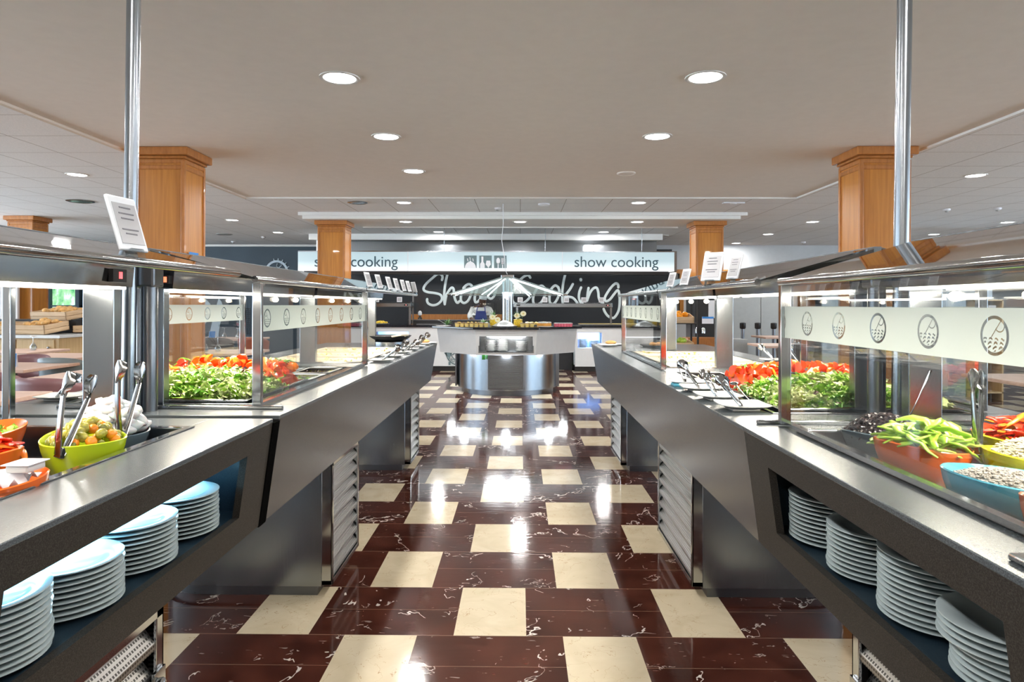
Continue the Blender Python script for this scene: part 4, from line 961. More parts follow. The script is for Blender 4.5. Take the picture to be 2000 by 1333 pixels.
# tomato wedges
def tomato_proto(mat, kind, seed):
    m = MB()
    if kind == 'wedge':
        n = 10; vs = []; fs = []; r = .032
        for j in range(7):
            a = -.55 + 1.1 * j / 6
            for k in range(n): b = PI * k / (n - 1) - PI / 2; vs.append((r * math.cos(b) * math.cos(a), r * math.cos(b) * math.sin(a), r * .9 * math.sin(b)))
        for j in range(6):
            for k in range(n - 1): fs.append((j * n + k, (j + 1) * n + k, (j + 1) * n + k + 1, j * n + k + 1))
        fs.append(tuple(range(n))); fs.append(tuple(range(6 * n, 7 * n))[::-1]); m.add(vs, fs)
    else: m.lathe([(0, -.004), (.027, -.004), (.031, -.001), (.031, .002), (.027, .005), (0, .005)], 20)
    o = m.build('tomato_wedge' if kind == 'wedge' else 'tomato_slice', mat, origin=NO, smooth=True, split=50); return tag(o, 'x', 'tomato')
for s, x0, x1, y0, y1, lab, sd in ((-1, 1.00, 1.52, 2.76, 2.99, 'left', 51), (1, .88, 1.42, 2.62, 2.84, 'right', 61)):
    pr = [tomato_proto('tom', 'wedge', 1), tomato_proto('tomo', 'wedge', 2)] + ([tomato_proto('tomo', 'slice', 3)] if s < 0 else [tomato_proto('tom', 'wedge', 4)])
    rg = random.Random(sd); m = MB()
    m.prism([(y0, .924), (y1, .924), (y1, .965), ((y0 + y1) / 2, 1.02), (y0, .98)], s * x0, s * x1, 'x'); tag(m.build('tomato_bed', 'tom'), 'bed of chopped tomato under the wedges, %s tray' % lab, 'tomato', kind='stuff')
    for i in range(110):
        u = (i * .618034) % 1; v = rg.random(); z = .995 + .055 * math.sin(PI * v) * (.55 + .45 * math.sin(PI * u)) + rg.uniform(0, .012)
        p = pr[i % 3]; place(p, i < 3, loc=(s * (x0 + (x1 - x0) * u), y0 + (y1 - y0) * v, z), rot=(rg.uniform(-1, 1), rg.uniform(-1, 1), rg.uniform(0, 6)), scale=rg.uniform(.6, .95),
            label='red tomato %s in the row behind the %s lettuce' % ('slice' if 'slice' in p.name else 'wedge', lab), group='cut tomatoes on the %s tray' % lab)
    m = MB()
    for i in range(46):
        u = rg.random(); v = rg.random(); x, y = s * (x0 + (x1 - x0) * u), y0 + (y1 - y0) * (.4 + .6 * v); z = 1.04 + rg.uniform(0, .015); a = rg.uniform(0, 6); l = rg.uniform(.02, .05)
        m.tube([(x, y, z), (x + l * .5 * math.cos(a), y + l * .5 * math.sin(a), z + .006), (x + l * math.cos(a), y + l * math.sin(a), z - .004)], [.002, .0035, .001], 5)
    tag(m.build('chopped_rocket', 'lf1'), 'green rocket sprigs strewn over the %s tomatoes' % lab, 'rocket', kind='stuff')
# small salad dishes behind the tomatoes
for s, xs, ys, lab in ((-1, (.965, 1.17, 1.375), (3.06, 3.37), 'left'), (1, (.85, 1.06, 1.265), (2.92, 3.19), 'right')):
    for iy, y in enumerate(ys):
        for ix, x in enumerate(xs):
            side = ('nearest the aisle', 'middle', 'far side')[ix]; rw = ('nearer row', 'farther row')[iy]
            tray(s, x + .012, x + .18, y, y + .24, .920, .955, 'pan' if (ix + iy) % 2 else 'steel', 'small salad pan behind %s tomatoes, %s, %s' % (lab, rw, side), grp='small salad pans')
            m = MB(); rg = random.Random(ix * 7 + iy * 3 + 100)
            for k in range(60 if ix else 46): leaf(m, s * (x + rg.uniform(.03, .16)), y + rg.uniform(.03, .21), .925 + .012, .018, rg, seg=3)
            if ix == 0 and iy == 0: mats = ['lf2', 'lf3', 'lf1', 'lf2']
            elif (ix + iy) % 2: mats = ['blackol', 'olive', 'blackol', 'cheese']
            else: mats = ['cheese', 'lf3', 'lf2', 'olive']
            tag(m.build('chopped_salad', mats), 'chopped salad in small %s pan, %s, %s' % (lab, rw, side), 'salad', kind='stuff')
# hot trays
for s, x0, x1, ys, lab in ((-1, .972, 1.55, ((4.0, 4.42), (4.46, 4.88), (4.92, 5.34)), 'left'), (1, .856, 1.44, ((3.74, 4.13), (4.17, 4.56), (4.60, 4.98)), 'right')):
    for k, (a, b) in enumerate(ys):
        w = ('nearest', 'middle', 'farthest')[k]
        tray(s, x0, x1, a + .013, b - .013, .920, .956, 'cream', 'cream enamel hot tray on the %s counter, %s of three' % (lab, w), grp='cream hot trays')
        m = MB(); m.box(s * (x0 + .005), a + .02, .925, s * (x1 - .005), b - .02, .948); rg = random.Random(200 + k + (s > 0) * 5)
        for q in range(40): leaf(m, s * rg.uniform(x0 + .05, x1 - .05), rg.uniform(a + .05, b - .05), .947, .018, rg, seg=3)
        mi = m.mi; m.mi = [0] * 6 + [rg.choice((1, 1, 2)) for _ in mi[6:]]
        tag(m.build('hot_food', ['cream', 'custard', 'lf2']), 'pale creamy food with green bits, %s tray %s' % (lab, w), 'food', kind='stuff')

# ---------------------------------------------------------------- tongs, spoons and serving plates
def tongs_proto(L=.20, mat='tong', open_=.026, thick=.016):
    t = thing('serving_tongs', 'x', 'tongs', NO)
    for q in (-1, 1):
        m = MB(); pts = []; rr = []
        for i in range(9): u = i / 8; pts.append((q * (.004 + open_ * u ** .8), 0, L * .76 * u)); rr.append(thick * (1 - .35 * u))
        m.tube(pts, rr, 8, flat=.30, up=(1, 0, 0))
        # scalloped head
        n = 11; z0 = L * .74; vs = []; fs = []; x0 = q * (.004 + open_)
        prof = [(.005, 0), (.008, .012), (.017, .020), (.022, .030), (.025, .040), (.021, .052), (.010, .060)]
        for (w, z) in prof:
            for k in range(7):
                v = (k / 6 - .5) * 2; ww = w * (1 + (.10 if z > .02 and int(z * 200) % 2 else 0)); vs.append((x0 + q * (.010 * (1 - v * v)) - q * .004, v * ww, z0 + z))
        for j in range(len(prof) - 1):
            for k in range(6): b = j * 7 + k; fs.append((b, b + 1, b + 8, b + 7))
        m.add(vs, fs); m.add([(x - q * .0012, y, z) for (x, y, z) in vs], [f[::-1] for f in fs])
        m.build('arm', mat, t, False, smooth=True)
    m = MB(); m.box(-.006, -thick * .9, -.008, .006, thick * .9, .018); m.build('joint', mat, t, False, bevel=.002)
    return t
tg = tongs_proto(.185); first = True
TG = [((-1.045, 1.50, ZW + .085), (.05, .24, 1.1), 'large steel tongs standing in the lime pickle bowl', .95), ((-1.04, 1.725, ZW + .082), (.0, .14, 1.1), 'large steel tongs standing in the slate mozzarella bowl', 1.0),
      ((-1.155, 1.37, ZW + .096), (-.05, .16, 1.3), 'slim steel tongs standing in the left red pepper bowl', .88),
      ((1.048, 1.535, ZW + .095), (-.1, .16, .45), 'slim chrome tongs upright beside the green peppers', (.62, .5, .95))]
for loc, rot, lb, sc in TG: place(tg, first, loc=loc, rot=rot, label=lb, group='serving tongs', scale=sc); first = False
def spoon(name, p0, p1, lab, cat, head='fork', mat='chrome'):
    p0, p1 = Vector(p0), Vector(p1); m = MB(); mid = (p0 + p1) / 2 + Vector((0, 0, -.006)); d = (p1 - p0).normalized()
    m.tube([p0, p0.lerp(mid, .5) + Vector((0, 0, -.004)), mid, mid.lerp(p1, .6), p1], [.003, .0022, .002, .0035, .0045], 8, flat=.5)
    if head == 'spoon': m.ball(p1 + d * .012, .015, .015, .006, 10)
    return tag(m.build(name, mat, smooth=True), lab, cat)
spoon('serving_fork', (1.015, 1.76, ZW + .125), (1.085, 1.77, 1.13), 'thin curved fork handle rising from black olives', 'fork')
# paper sachets in the nearest orange bowl
m = MB(); q = Matrix.Translation((-1.01, 1.265, ZW + .08)); vs = []; fs = []; rg = random.Random(77); n = 10
for i in range(n):
    for j in range(n): vs.append((-1.01 + (i / (n - 1) - .5) * .11, 1.265 + (j / (n - 1) - .5) * .11, ZW + .088 + rg.uniform(-.008, .014)))
for i in range(n - 1):
    for j in range(n - 1): b = i * n + j; fs.append((b, b + n, b + n + 1, b + 1))
m.add(vs, fs); o = m.build('paper_napkin', 'card', smooth=True); o.modifiers.new('s', 'SOLIDIFY').thickness = .002; tag(o, 'crumpled white paper in the nearest orange bowl', 'napkin')
t = thing('butter_tub', 'small white tub lying in the nearest orange bowl', 'tub', (-.975, 1.30, ZW + .09))
m = MB(); m.box(-.99, 1.268, ZW + .1005, -.945, 1.318, ZW + .115); m.build('tub', 'porc2', t, bevel=.004)
m = MB(); m.box(-.995, 1.263, ZW + .1155, -.94, 1.323, ZW + .118); m.build('lid', 'card', t, bevel=.002)

def sq_plate(w=.083):
    m = MB(); n = 4; prof = [(0, .004), (w * .6, .004), (w * .75, .008), (w, .016), (w, .019), (w * .74, .011), (w * .6, .0075), (0, .0075)]
    def ring(r, z):
        out = []
        for k in range(32):
            a = 2 * PI * k / 32; c, s_ = math.cos(a), math.sin(a); e = .35 if r > w * .7 else .6
            out.append((r * math.copysign(abs(c) ** e, c), r * math.copysign(abs(s_) ** e, s_), z * (1 + .15 * abs(c * s_) * 2)))
        return out
    vs = []; fs = []
    for r, z in prof: vs += ring(max(r, .001), z)
    for j in range(len(prof) - 1):
        for k in range(32): fs.append((j * 32 + k, j * 32 + (k + 1) % 32, (j + 1) * 32 + (k + 1) % 32, (j + 1) * 32 + k))
    fs.append(tuple(range(32))[::-1]); fs.append(tuple(range(7 * 32, 8 * 32)))
    m.add(vs, fs); m.box(-w * .55, -w * .55, 0, w * .55, w * .55, .005)
    return tag(m.build('square_plate', 'porc2', origin=NO, smooth=True, split=60), 'x', 'plate')
sp = sq_plate(); st = tongs_proto(.15, 'chrome', .016, .007); st['label'] = 'x'; f1 = True
SQ = [(.752, 2.26, 0, 'white square plate on right ledge, nearest of four', 1), (.742, 2.50, .05, 'white square plate on right ledge, second of four', 1), (.742, 2.74, -.04, 'white square plate on right ledge, third of four', 1), (.738, 2.95, .03, 'white square plate on right ledge, farthest of four', 1)]
for k, y in enumerate((4.06, 4.40, 4.74, 5.08, 5.42, 5.75)): SQ.append((-.845, y, .0, 'white square plate on the left ledge, %s' % ['nearest of six', 'second of six', 'third of six', 'fourth of six', 'fifth of six', 'farthest of six'][k], 1 if k < 5 else 0))
SQ += [(-1.68, 2.42, .1, 'white square plate on outer edge of left counter', 1), (1.575, 3.75, 0, 'white square plate, nearer one on the right outer edge', 1), (1.575, 4.15, .1, 'white square plate, farther one on the right outer edge', 1), (.75, 5.62, .2, 'white square plate at far end of right counter', 0)]
for k, (x, y, rz, lb, tgs) in enumerate(SQ):
    place(sp, k == 0, loc=(x, y, ZT + .0004), rot=rz, label=lb, group='square plates on the ledges', scale=(.95 if k < 4 else .85) if k != 0 else .98)
    if tgs:
        rz2 = R.uniform(-.6, .6) + (2.4 if x > 0 else .7)
        place(st, f1, loc=(x - .02 * (1 if x > 0 else -1), y - .05, ZT + .018), rot=(-.85 + R.uniform(-.15, .15), .25, rz2 - 2.0), label='steel tongs on ' + lb.replace('white ', ''), group='tongs on the square plates', scale=.8); f1 = False
for x, y in ((.80, 2.30), (.79, 2.54)):
    spoon('serving_spoon', (x, y - .03, ZT + .016), (x - .05, y + .01, ZT + .072), 'bent chrome spoon on the %s square plate, right ledge' % ('nearest' if y < 2.4 else 'second'), 'spoon', 'spoon')
m = MB(); m.box(.662, 2.86, ZT + .0003, .70, 2.93, ZT + .012); tag(m.build('blue_dish', 'blueb', bevel=.003), 'small blue dish under right ledge plates', 'dish')
# round food items at the far ends of the counters
def rolls(x, y, lab, s=.05):
    m = MB(); m.lathe([(0, 0), (.09, 0), (.115, .008), (.117, .011), (.09, .005), (0, .004)], 28, M=Matrix.Translation((x, y, ZT + .0004))); tag(m.build('round_plate', 'porc2', smooth=True), 'round white plate %s' % lab, 'plate')
    m = MB(); m.ball((x, y, ZT + .022), s, s * .6, .018, 12, rnd=.1); tag(m.build('bread_roll', 'bread', smooth=True), 'small brown roll on the plate %s' % lab, 'bread')
rolls(-.86, 5.98, 'at the far end of left counter'); rolls(.80, 5.86, 'at the far end of right counter')
t = thing('warming_pan', 'large black pan on a steel ring, far left counter', 'pan', (-1.12, 5.78, ZT))
m = MB(); m.lathe([(.15, .0005), (.15, .035), (.145, .035), (.145, .0005)], 32, M=Matrix.Translation((-1.12, 5.70, ZT))); m.build('steel_ring', 'steel', t, smooth=True)
m = MB(); m.lathe([(0, .0355), (.13, .0355), (.17, .065), (.19, .085), (.186, .087), (.165, .068), (.12, .042), (0, .042)], 36, M=Matrix.Translation((-1.12, 5.70, ZT))); m.build('pan', 'pan', t, smooth=True)
m = MB(); m.tube([(-.97, 5.60, ZT + .085), (-.93, 5.53, ZT + .10), (-.98, 5.48, ZT + .10), (-1.06, 5.50, ZT + .085)], .008, 8); m.build('handle', 'cream', t, smooth=True)
m = MB(); m.lathe([(0, .0005), (.12, .0005), (.15, .02), (.148, .022), (.10, .008), (0, .008)], 32, M=Matrix.Translation((1.15, 5.55, ZT))); tag(m.build('black_platter', 'pan', smooth=True), 'round black platter at far end of right counter', 'platter')
m = MB(); 
for k in range(5): m.ball((1.15 + .05 * math.cos(k * 1.26), 5.55 + .05 * math.sin(k * 1.26), ZT + .025), .028, .022, .018, 10)
tag(m.build('stew', 'cake', smooth=True), 'brown stewed food heaped on the black platter', 'food', kind='stuff')

# ================================================================ dessert island
IX, IY, IA = -.19, 10.2, 1.03
def octo(a, cx=IX, cy=IY):
    r = a / math.cos(PI / 8); return [(cx + r * math.cos(PI / 8 + k * PI / 4), cy + r * math.sin(PI / 8 + k * PI / 4)) for k in range(8)]
t = thing('dessert_island', 'white octagonal dessert island with black top and steel drum base', 'buffet island', (IX, IY, 0))
ai, ao, zb, zt = IA * .955, IA, .605, .958
vi, vo = octo(ai), octo(ao); m = MB()
vs = [(x, y, zb) for x, y in vi] + [(x, y, zt) for x, y in vo]
nx0, nx1, nz0, nz1, fy = IX - .37, IX + .37, .648, .865, None
fs = []
for k in range(8):
    j = (k + 1) % 8
    if k == 5: fk = (k, j, 8 + j, 8 + k)
    else: fs.append((k, j, 8 + j, 8 + k))
fs.append(tuple(range(8))[::-1]); m.add(vs, fs)
def fyz(z): return IY - (ai + (ao - ai) * (z - zb) / (zt - zb))
hx0, hx1 = min(vi[5][0], vi[6][0]), max(vi[5][0], vi[6][0]); tx0, tx1 = min(vo[5][0], vo[6][0]), max(vo[5][0], vo[6][0])
def xl(z, q): f = (z - zb) / (zt - zb); return (hx0 + (tx0 - hx0) * f) if q < 0 else (hx1 + (tx1 - hx1) * f)
def quad(p): m.add(p, [(0, 1, 2, 3)])
quad([(xl(zb, -1), fyz(zb), zb), (xl(zb, 1), fyz(zb), zb), (xl(nz0, 1), fyz(nz0), nz0), (xl(nz0, -1), fyz(nz0), nz0)])
quad([(xl(nz1, -1), fyz(nz1), nz1), (xl(nz1, 1), fyz(nz1), nz1), (xl(zt, 1), fyz(zt), zt), (xl(zt, -1), fyz(zt), zt)])
quad([(xl(nz0, -1), fyz(nz0), nz0), (nx0, fyz(nz0), nz0), (nx0, fyz(nz1), nz1), (xl(nz1, -1), fyz(nz1), nz1)])
quad([(nx1, fyz(nz0), nz0), (xl(nz0, 1), fyz(nz0), nz0), (xl(nz1, 1), fyz(nz1), nz1), (nx1, fyz(nz1), nz1)])
m.build('body', 'lacq', t)
m = MB(); yb = fyz(.75) + .36; ya = fyz(.75) + .002
m.box(nx0, ya, nz0 - .012, nx1, yb, nz0); m.box(nx0, ya, nz1, nx1, yb, nz1 + .012); m.box(nx0 - .012, ya, nz0 - .012, nx0, yb, nz1 + .012); m.box(nx1, ya, nz0 - .012, nx1 + .012, yb, nz1 + .012); m.box(nx0, yb, nz0, nx1, yb + .01, nz1)
nic = m.build('plate_niche', 'steel', t); lamp(t, (0, -.985, nz1 - .02), 2.5, .5, (1, .97, .92), 'RECTANGLE', (.3, 0, 0), .05)  # area lamp added to brighten the dark niche plates
m = MB(); m.box(nx0 + .1, ya + .05, nz1 - .012, nx1 - .1, ya + .08, nz1 - .001); m.build('niche_light', 'ledw', nic)
m = MB(); m.prism(octo(IA + .07), zt, .993); m.build('top_slab', 'blackgran', t, bevel=.008)
m = MB(); m.lathe([(.757, .075), (.757, zb + .0)], 64, M=Matrix.Translation((IX, IY, 0))); m.build('drum', 'steel', t, smooth=True)
m = MB(); m.lathe([(.70, 0), (.70, .0749)], 64, M=Matrix.Translation((IX, IY, 0))); m.build('plinth', 'steeld', t, smooth=True)
# flat access panel set on the drum front
m = MB(); yq = IY - .775; X0, X1 = wp(953, 0, yq)[0], wp(1023, 0, yq)[0]; m.box(X0, yq, .10, X1, yq + .06, .59); ap = m.build('access_panel', 'steeld', t, bevel=.004)
m = MB()
for k in range(26): m.box(X0 + .02, yq - .004, .13 + k * .016, X1 - .02, yq, .134 + k * .016)
m.build('vent_lines', 'steel', ap)
for q in (-1, 1): m = MB(); m.box(IX + q * .745 - .015, IY - .20, .08, IX + q * .745 + .035 * q, IY + .2, .6); m.build('side_trim', 'steeld', t)
m = MB(); m.box(X0 - .085, yq + .03, .52, X0 - .04, yq + .04, .59); m.build('sticker', 'green', t)
m = MB(); m.lathe([(.80, zb - .012), (.83, zb - .012), (.83, zb - .001), (.80, zb - .001), (.80, zb - .012)], 64, M=Matrix.Translation((IX, IY, 0))); m.build('glow_strip', 'ledw', t)
for k in range(8): a = k * PI / 4; lamp(t, (.86 * math.cos(a), .86 * math.sin(a), zb - .02), 4.0, .12, (.9, .96, 1))
# island canopy
t = thing('island_canopy', 'octagonal glass canopy on a steel column over dessert island', 'sneeze guard canopy', (IX, IY, .993))
m = MB(); 
for q in (-1, 1): m.tube([(IX + q * .035, IY, .9935), (IX + q * .035, IY, 1.74)], .048, 20)
m.build('column', 'steel', t, smooth=True)
m = MB(); m.box(IX - .10, IY - .08, 1.70, IX + .10, IY + .08, 1.76); m.build('cap', 'chrome', t, bevel=.008)
m = MB(); m.box(IX - .05, IY - .062, 1.405, IX + .012, IY - .05, 1.50); m.box(IX - .02, IY - .064, 1.385, IX + .012, IY - .05, 1.40, 1); m.build('controller', ['tabletf', 'red'], t)
hexa, tp = octo(.885), octo(.08); ze, za = 1.452, 1.725
for k in range(8):
    j = (k + 1) % 8; m = MB(); a = [(hexa[k][0], hexa[k][1], ze), (hexa[j][0], hexa[j][1], ze), (tp[j][0], tp[j][1], za), (tp[k][0], tp[k][1], za)]; b = [(x, y, z + .008) for x, y, z in a]
    m.add(a + b, [(3, 2, 1, 0), (4, 5, 6, 7), (0, 1, 5, 4), (1, 2, 6, 5), (2, 3, 7, 6), (3, 0, 4, 7)]); m.build('glass_panel', 'veil', t)
    m = MB(); m.tube([(hexa[k][0], hexa[k][1], ze - .006), (tp[k][0], tp[k][1], za - .006)], .010, 6); m.build('rib', 'steel', t)
    m = MB(); m.tube([(hexa[k][0] * .94 + IX * .06, hexa[k][1] * .94 + IY * .06, ze + .0), (tp[k][0], tp[k][1], za - .03)], .011, 6); m.build('light_tube', 'ledw', t)
m = MB()
for k in range(8): j = (k + 1) % 8; m.tube([(hexa[k][0], hexa[k][1], ze), (hexa[j][0], hexa[j][1], ze)], .007, 6)
m.build('edge_rail', 'cupglass', t)
lamp(t, (0, 0, .50), 22, .7, (.95, .98, 1))
m = MB(); a = wp(982, 432, 10.2); m.tube([(a[0], IY, 2.8495), (a[0] + .005, IY, 2.55), (a[0] - .02, IY, 2.3), (a[0] + .03, IY, 2.0), (a[0] + .035, IY, 1.84), (IX, IY, 1.7605)], .006, 6); tag(m.build('power_cable', 'card', smooth=True), 'white power cable hanging to the island canopy', 'cable')
# plates in the island niche
sm = plate_proto(.085, 'porc2'); sm.name = 'small_plate'; f2 = True
for cx, n, w in ((958, 10, 'left'), (981, 11, 'middle'), (1019, 9, 'right')):
    X = wp(cx, 0, 9.4)[0]
    for i in range(n): place(sm, f2, loc=(X, 9.37, nz0 + .001 + i * .0158), label='white plate in island niche, %s stack, %s' % (w, nth(n - 1 - i)), group='plates in the %s island stack' % w, scale=(.98, .98, 1.25)); f2 = False
# desserts
ZI = .9935
def cup(mat):
    t = thing('dessert_cup', 'x', 'dessert cup', NO); m = MB(); m.lathe([(0, 0), (.026, 0), (.034, .050), (.032, .050), (.024, .003), (0, .003)], 16); m.build('cup', mat, t, False, smooth=True)
    m = MB(); m.lathe([(0, .004), (.0235, .004), (.031, .040), (0, .042)], 16); m.build('filling', mat, t, False, smooth=True)
    m = MB(); m.lathe([(0, .0502), (.034, .0502), (.0345, .057), (.02, .060), (0, .060)], 16); m.build('topping', 'brownrim' if mat == 'custard' else 'porc2', t, False, smooth=True); return t
cc = cup('custard'); f3 = True
for k in range(14):
    r_ = k // 7; X, Y_, _ = wp(893 + (k % 7) * 9.4, 0, 9.25 + r_ * .09); place(cc, f3, loc=(X, Y_, ZI), label='small custard cup in the %s row, left part of the island' % ('front' if r_ == 0 else 'back'), group='custard cups on the island, %s row' % ('front' if r_ == 0 else 'back')); f3 = False
for k in range(3): dup(cc, loc=(wp(1021 + k * 9, 0, 9.2)[0], 9.2, ZI), label='custard cup right of the sugar heap on the island', group='custard cups right of the sugar')
pk = cup('pink')
for k in range(12): place(pk, k == 0, loc=(wp(1086 + (k % 6) * 5.6, 0, 9.45)[0], 9.42 + (k // 6) * .09, ZI), label='pink mousse cup at the right side of the island, %s row' % ('front' if k < 6 else 'back'), group='pink mousse cups, %s row' % ('front' if k < 6 else 'back'), scale=.9)
t = thing('sponge_cake', 'orange sponge cake with white topping on the island', 'cake', (wp(1063, 0, 9.4)[0], 9.4, ZI)); X = wp(1063, 0, 9.4)[0]
m = MB(); m.lathe([(0, .0), (.10, 0), (.10, .05), (0, .05)], 28, M=Matrix.Translation((X, 9.4, ZI))); m.build('sponge', 'cake', t, smooth=True)
m = MB(); rg = random.Random(5)
for k in range(26): a = rg.uniform(0, 6.28); q = math.sqrt(rg.random()) * .09; m.ball((X + q * math.cos(a), 9.4 + q * math.sin(a), ZI + .058), .018, .018, .014, 8)
m.build('cream_topping', 'porc2', t, smooth=True)
m = MB(); X = wp(985, 0, 9.35)[0]; m.lathe([(0, .0), (.17, 0), (.19, .01), (.17, .012), (.10, .055), (.03, .085), (0, .088)], 28, M=Matrix.Translation((X, 9.42, ZI))); tag(m.build('sugar_heap', 'porc2', smooth=True), 'white heap in the middle front of the island', 'dessert', kind='stuff')
def pineapple(px, Y, lab, h=.11):
    X = wp(px, 0, Y)[0]; t = thing('pineapple', lab, 'pineapple', (X, Y, ZI))
    m = MB(); m.lathe([(0, 0), (.04, 0), (.058, h * .25), (.060, h * .6), (.045, h * .95), (.02, h)], 18, M=Matrix.Translation((X, Y, ZI)))
    for z in range(5):
        for k in range(12): m.ball((X + .057 * math.cos(k * PI / 6 + z * .26), Y + .057 * math.sin(k * PI / 6 + z * .26), ZI + .015 + z * h * .18), .009, .009, .007, 6)
    m.build('fruit', 'pine', t, smooth=True)
    m = MB(); rg = random.Random(int(px))
    for k in range(26):
        a = rg.uniform(0, 6.28); l = rg.uniform(.06, .13); e = rg.uniform(.5, 1.4); m.tube([(X, Y, ZI + h), (X + .5 * l * math.cos(a) * math.cos(e), Y + .5 * l * math.sin(a) * math.cos(e), ZI + h + .55 * l * math.sin(e)), (X + l * math.cos(a) * math.cos(e) * 1.2, Y + l * math.sin(a) * math.cos(e) * 1.2, ZI + h + l * math.sin(e))], [.012, .010, .001], 5, flat=.3)
    m.build('crown', 'greenleaf', t)
    return t
pineapple(1012, 9.5, 'carved pineapple right of the island column'); pineapple(965, 9.6, 'carved pineapple left of the island column', .12)
for px, pyt, lab in ((873, 632, 'pineapple crown at left end of the island'), (945, 634, 'pineapple crown behind the custard cups')):
    X = wp(px, 0, 9.6)[0]; m = MB(); rg = random.Random(px)
    for k in range(22): a = rg.uniform(0, 6.28); l = rg.uniform(.06, .11); e = rg.uniform(.3, 1.3); m.tube([(X, 9.6, ZI + .012), (X + .6 * l * math.cos(a) * math.cos(e), 9.6 + .6 * l * math.sin(a), ZI + .02 + .6 * l * math.sin(e)), (X + 1.2 * l * math.cos(a) * math.cos(e), 9.6 + l * math.sin(a), ZI + .02 + l * math.sin(e))], [.010, .009, .001], 5, flat=.3)
    tag(m.build('leafy_garnish', 'greenleaf'), lab, 'garnish')
def daisy(px, py, Y, lab):
    X, _, Z = wp(px, py, Y); t = thing('daisy', lab, 'flower', (X, Y, ZI + .09)); m = MB()
    m.tube([(X * .7 + wp(1012 if px > 990 else 965, 0, 9.6)[0] * .3, Y, ZI + .10), (X, Y, Z - .003)], .003, 5); m.build('stem', 'greenleaf', t)
    m = MB(); M = Matrix.Translation((X, Y, Z)) @ Matrix.Rotation(1.1, 4, 'X')
    for k in range(12): a = k * PI / 6; m.ball((.026 * math.cos(a), .026 * math.sin(a), 0), .017, .017, .003, 8, M=M)
    m.build('petals', 'petal', t, smooth=True); m = MB(); m.ball(NO, .010, .010, .006, 8, M=M); m.build('centre', 'pine', t)
daisy(1022, 613, 9.45, 'pale daisy on a long stem right of column'); daisy(1010, 617, 9.42, 'pale daisy on the right pineapple'); daisy(962, 620, 9.5, 'pale daisy left of column, upper'); daisy(972, 625, 9.45, 'pale daisy left of column, lower')
m = MB(); rg = random.Random(8)
for k in range(70): m.ball((wp(890 + rg.random() * 60, 0, 9.55)[0], rg.uniform(9.45, 9.75), ZI + .02 + rg.random() * .025), .025, .02, .018, 7)
tag(m.build('cut_fruit', 'pine', smooth=True), 'yellow cut fruit heaped behind the custard cups', 'fruit', kind='stuff')
m = MB()
for k in range(50): m.ball((wp(1025 + rg.random() * 40, 0, 9.7)[0], rg.uniform(9.55, 9.8), ZI + .02 + rg.random() * .03), .025, .02, .018, 7)
tag(m.build('cut_melon', 'custard', smooth=True), 'pale cut melon heaped behind the cake', 'fruit', kind='stuff')
for px, Y, lab in ((866, 9.4, 'round plate of cutlery at left end of the island'), (1065, 9.19, 'oval plate at front right of the island'), (1118, 9.6, 'dark round plate at right end of the island')):
    m = MB(); X = wp(px, 0, Y)[0]; m.lathe([(0, .0), (.08, 0), (.11, .009), (.11, .012), (.08, .005), (0, .005)], 28, M=Matrix.Translation((X, Y, ZI + .0003))); tag(m.build('round_plate', 'pan' if 'dark' in lab else 'porc2', smooth=True), lab, 'plate')
X = wp(866, 0, 9.4)[0]; spoon('serving_tongs', (X + .08, 9.38, ZI + .014), (X - .06, 9.42, ZI + .085), 'white handled tongs on the island left plate', 'tongs', 'spoon', 'porc2')

# ================================================================ back counters
def back_counter(x0, x1, lab, niche, y=13.0):
    t = thing('back_counter', lab, 'counter', ((x0 + x1) / 2, y + .4, 0)); n0, n1, z0, z1 = niche; m = MB()
    m.box(x0, y, .10, x1, y + .05, z0); m.box(x0, y, z1, x1, y + .05, .86); m.box(x0, y, z0, n0, y + .05, z1); m.box(n1, y, z0, x1, y + .05, z1); m.box(x0, y + .40, .10, x1, y + .8, .86)
    m.build('front', 'lacq', t); m = MB(); m.box(x0 - .02, y - .03, .86, x1 + .02, y + .85, .905); m.build('top', 'blackgran', t)
    m = MB(); m.box(x0, y + .03, 0, x1, y + .8, .0999); m.build('kickboard', 'blackplastic', t)
    m = MB(); m.box(n0, y + .05, z0 - .01, n1, y + .4, z0); m.box(n0, y + .38, z0, n1, y + .39, z1); nn = m.build('lit_niche', 'lacq', t)
    m = MB(); m.box(n0, y + .34, z0 + .01, n1, y + .375, z1); m.build('blue_light', 'ledb', nn)
    return t
bl = back_counter(-3.6, -.55, 'white back counter with blue lit niche, left of island', (-2.85, -2.18, .62, .77))
br = back_counter(1.08, 2.6, 'white back counter with blue lit niche, right of island', (1.13, 1.60, .46, .76))
m = MB(); m.box(-.52, 13.35, 0, 1.05, 13.9, .86); m.box(-.525, 13.3, .86, 1.055, 13.95, .905, 1); tag(m.build('kitchen_counter', ['blackplastic', 'blackgran']), 'low dark kitchen counter between the white ones, before the cook', 'counter')
for b_, X_, Z_ in ((bl, -2.5, .76), (br, 1.365, .75)): lamp(b_, Vector((X_, 13.075, Z_)) - Vector(b_['_o']), 5, .4, (.35, .6, 1), 'RECTANGLE', (.5, 0, 0), .04)
for X, n, z, w in ((-2.62, 4, .62, 'left counter, left'), (-2.36, 4, .62, 'left counter, right'), (1.25, 10, .46, 'right counter, left'), (1.48, 8, .46, 'right counter, right')):
    for i in range(n): dup(sm, loc=(X, 13.24, z + .001 + i * .0165), label='plate in blue lit niche, %s stack, %s' % (w, nth(n - 1 - i)), group='plates in the blue niche, %s' % w, scale=(1.15, 1.15, 1.3))
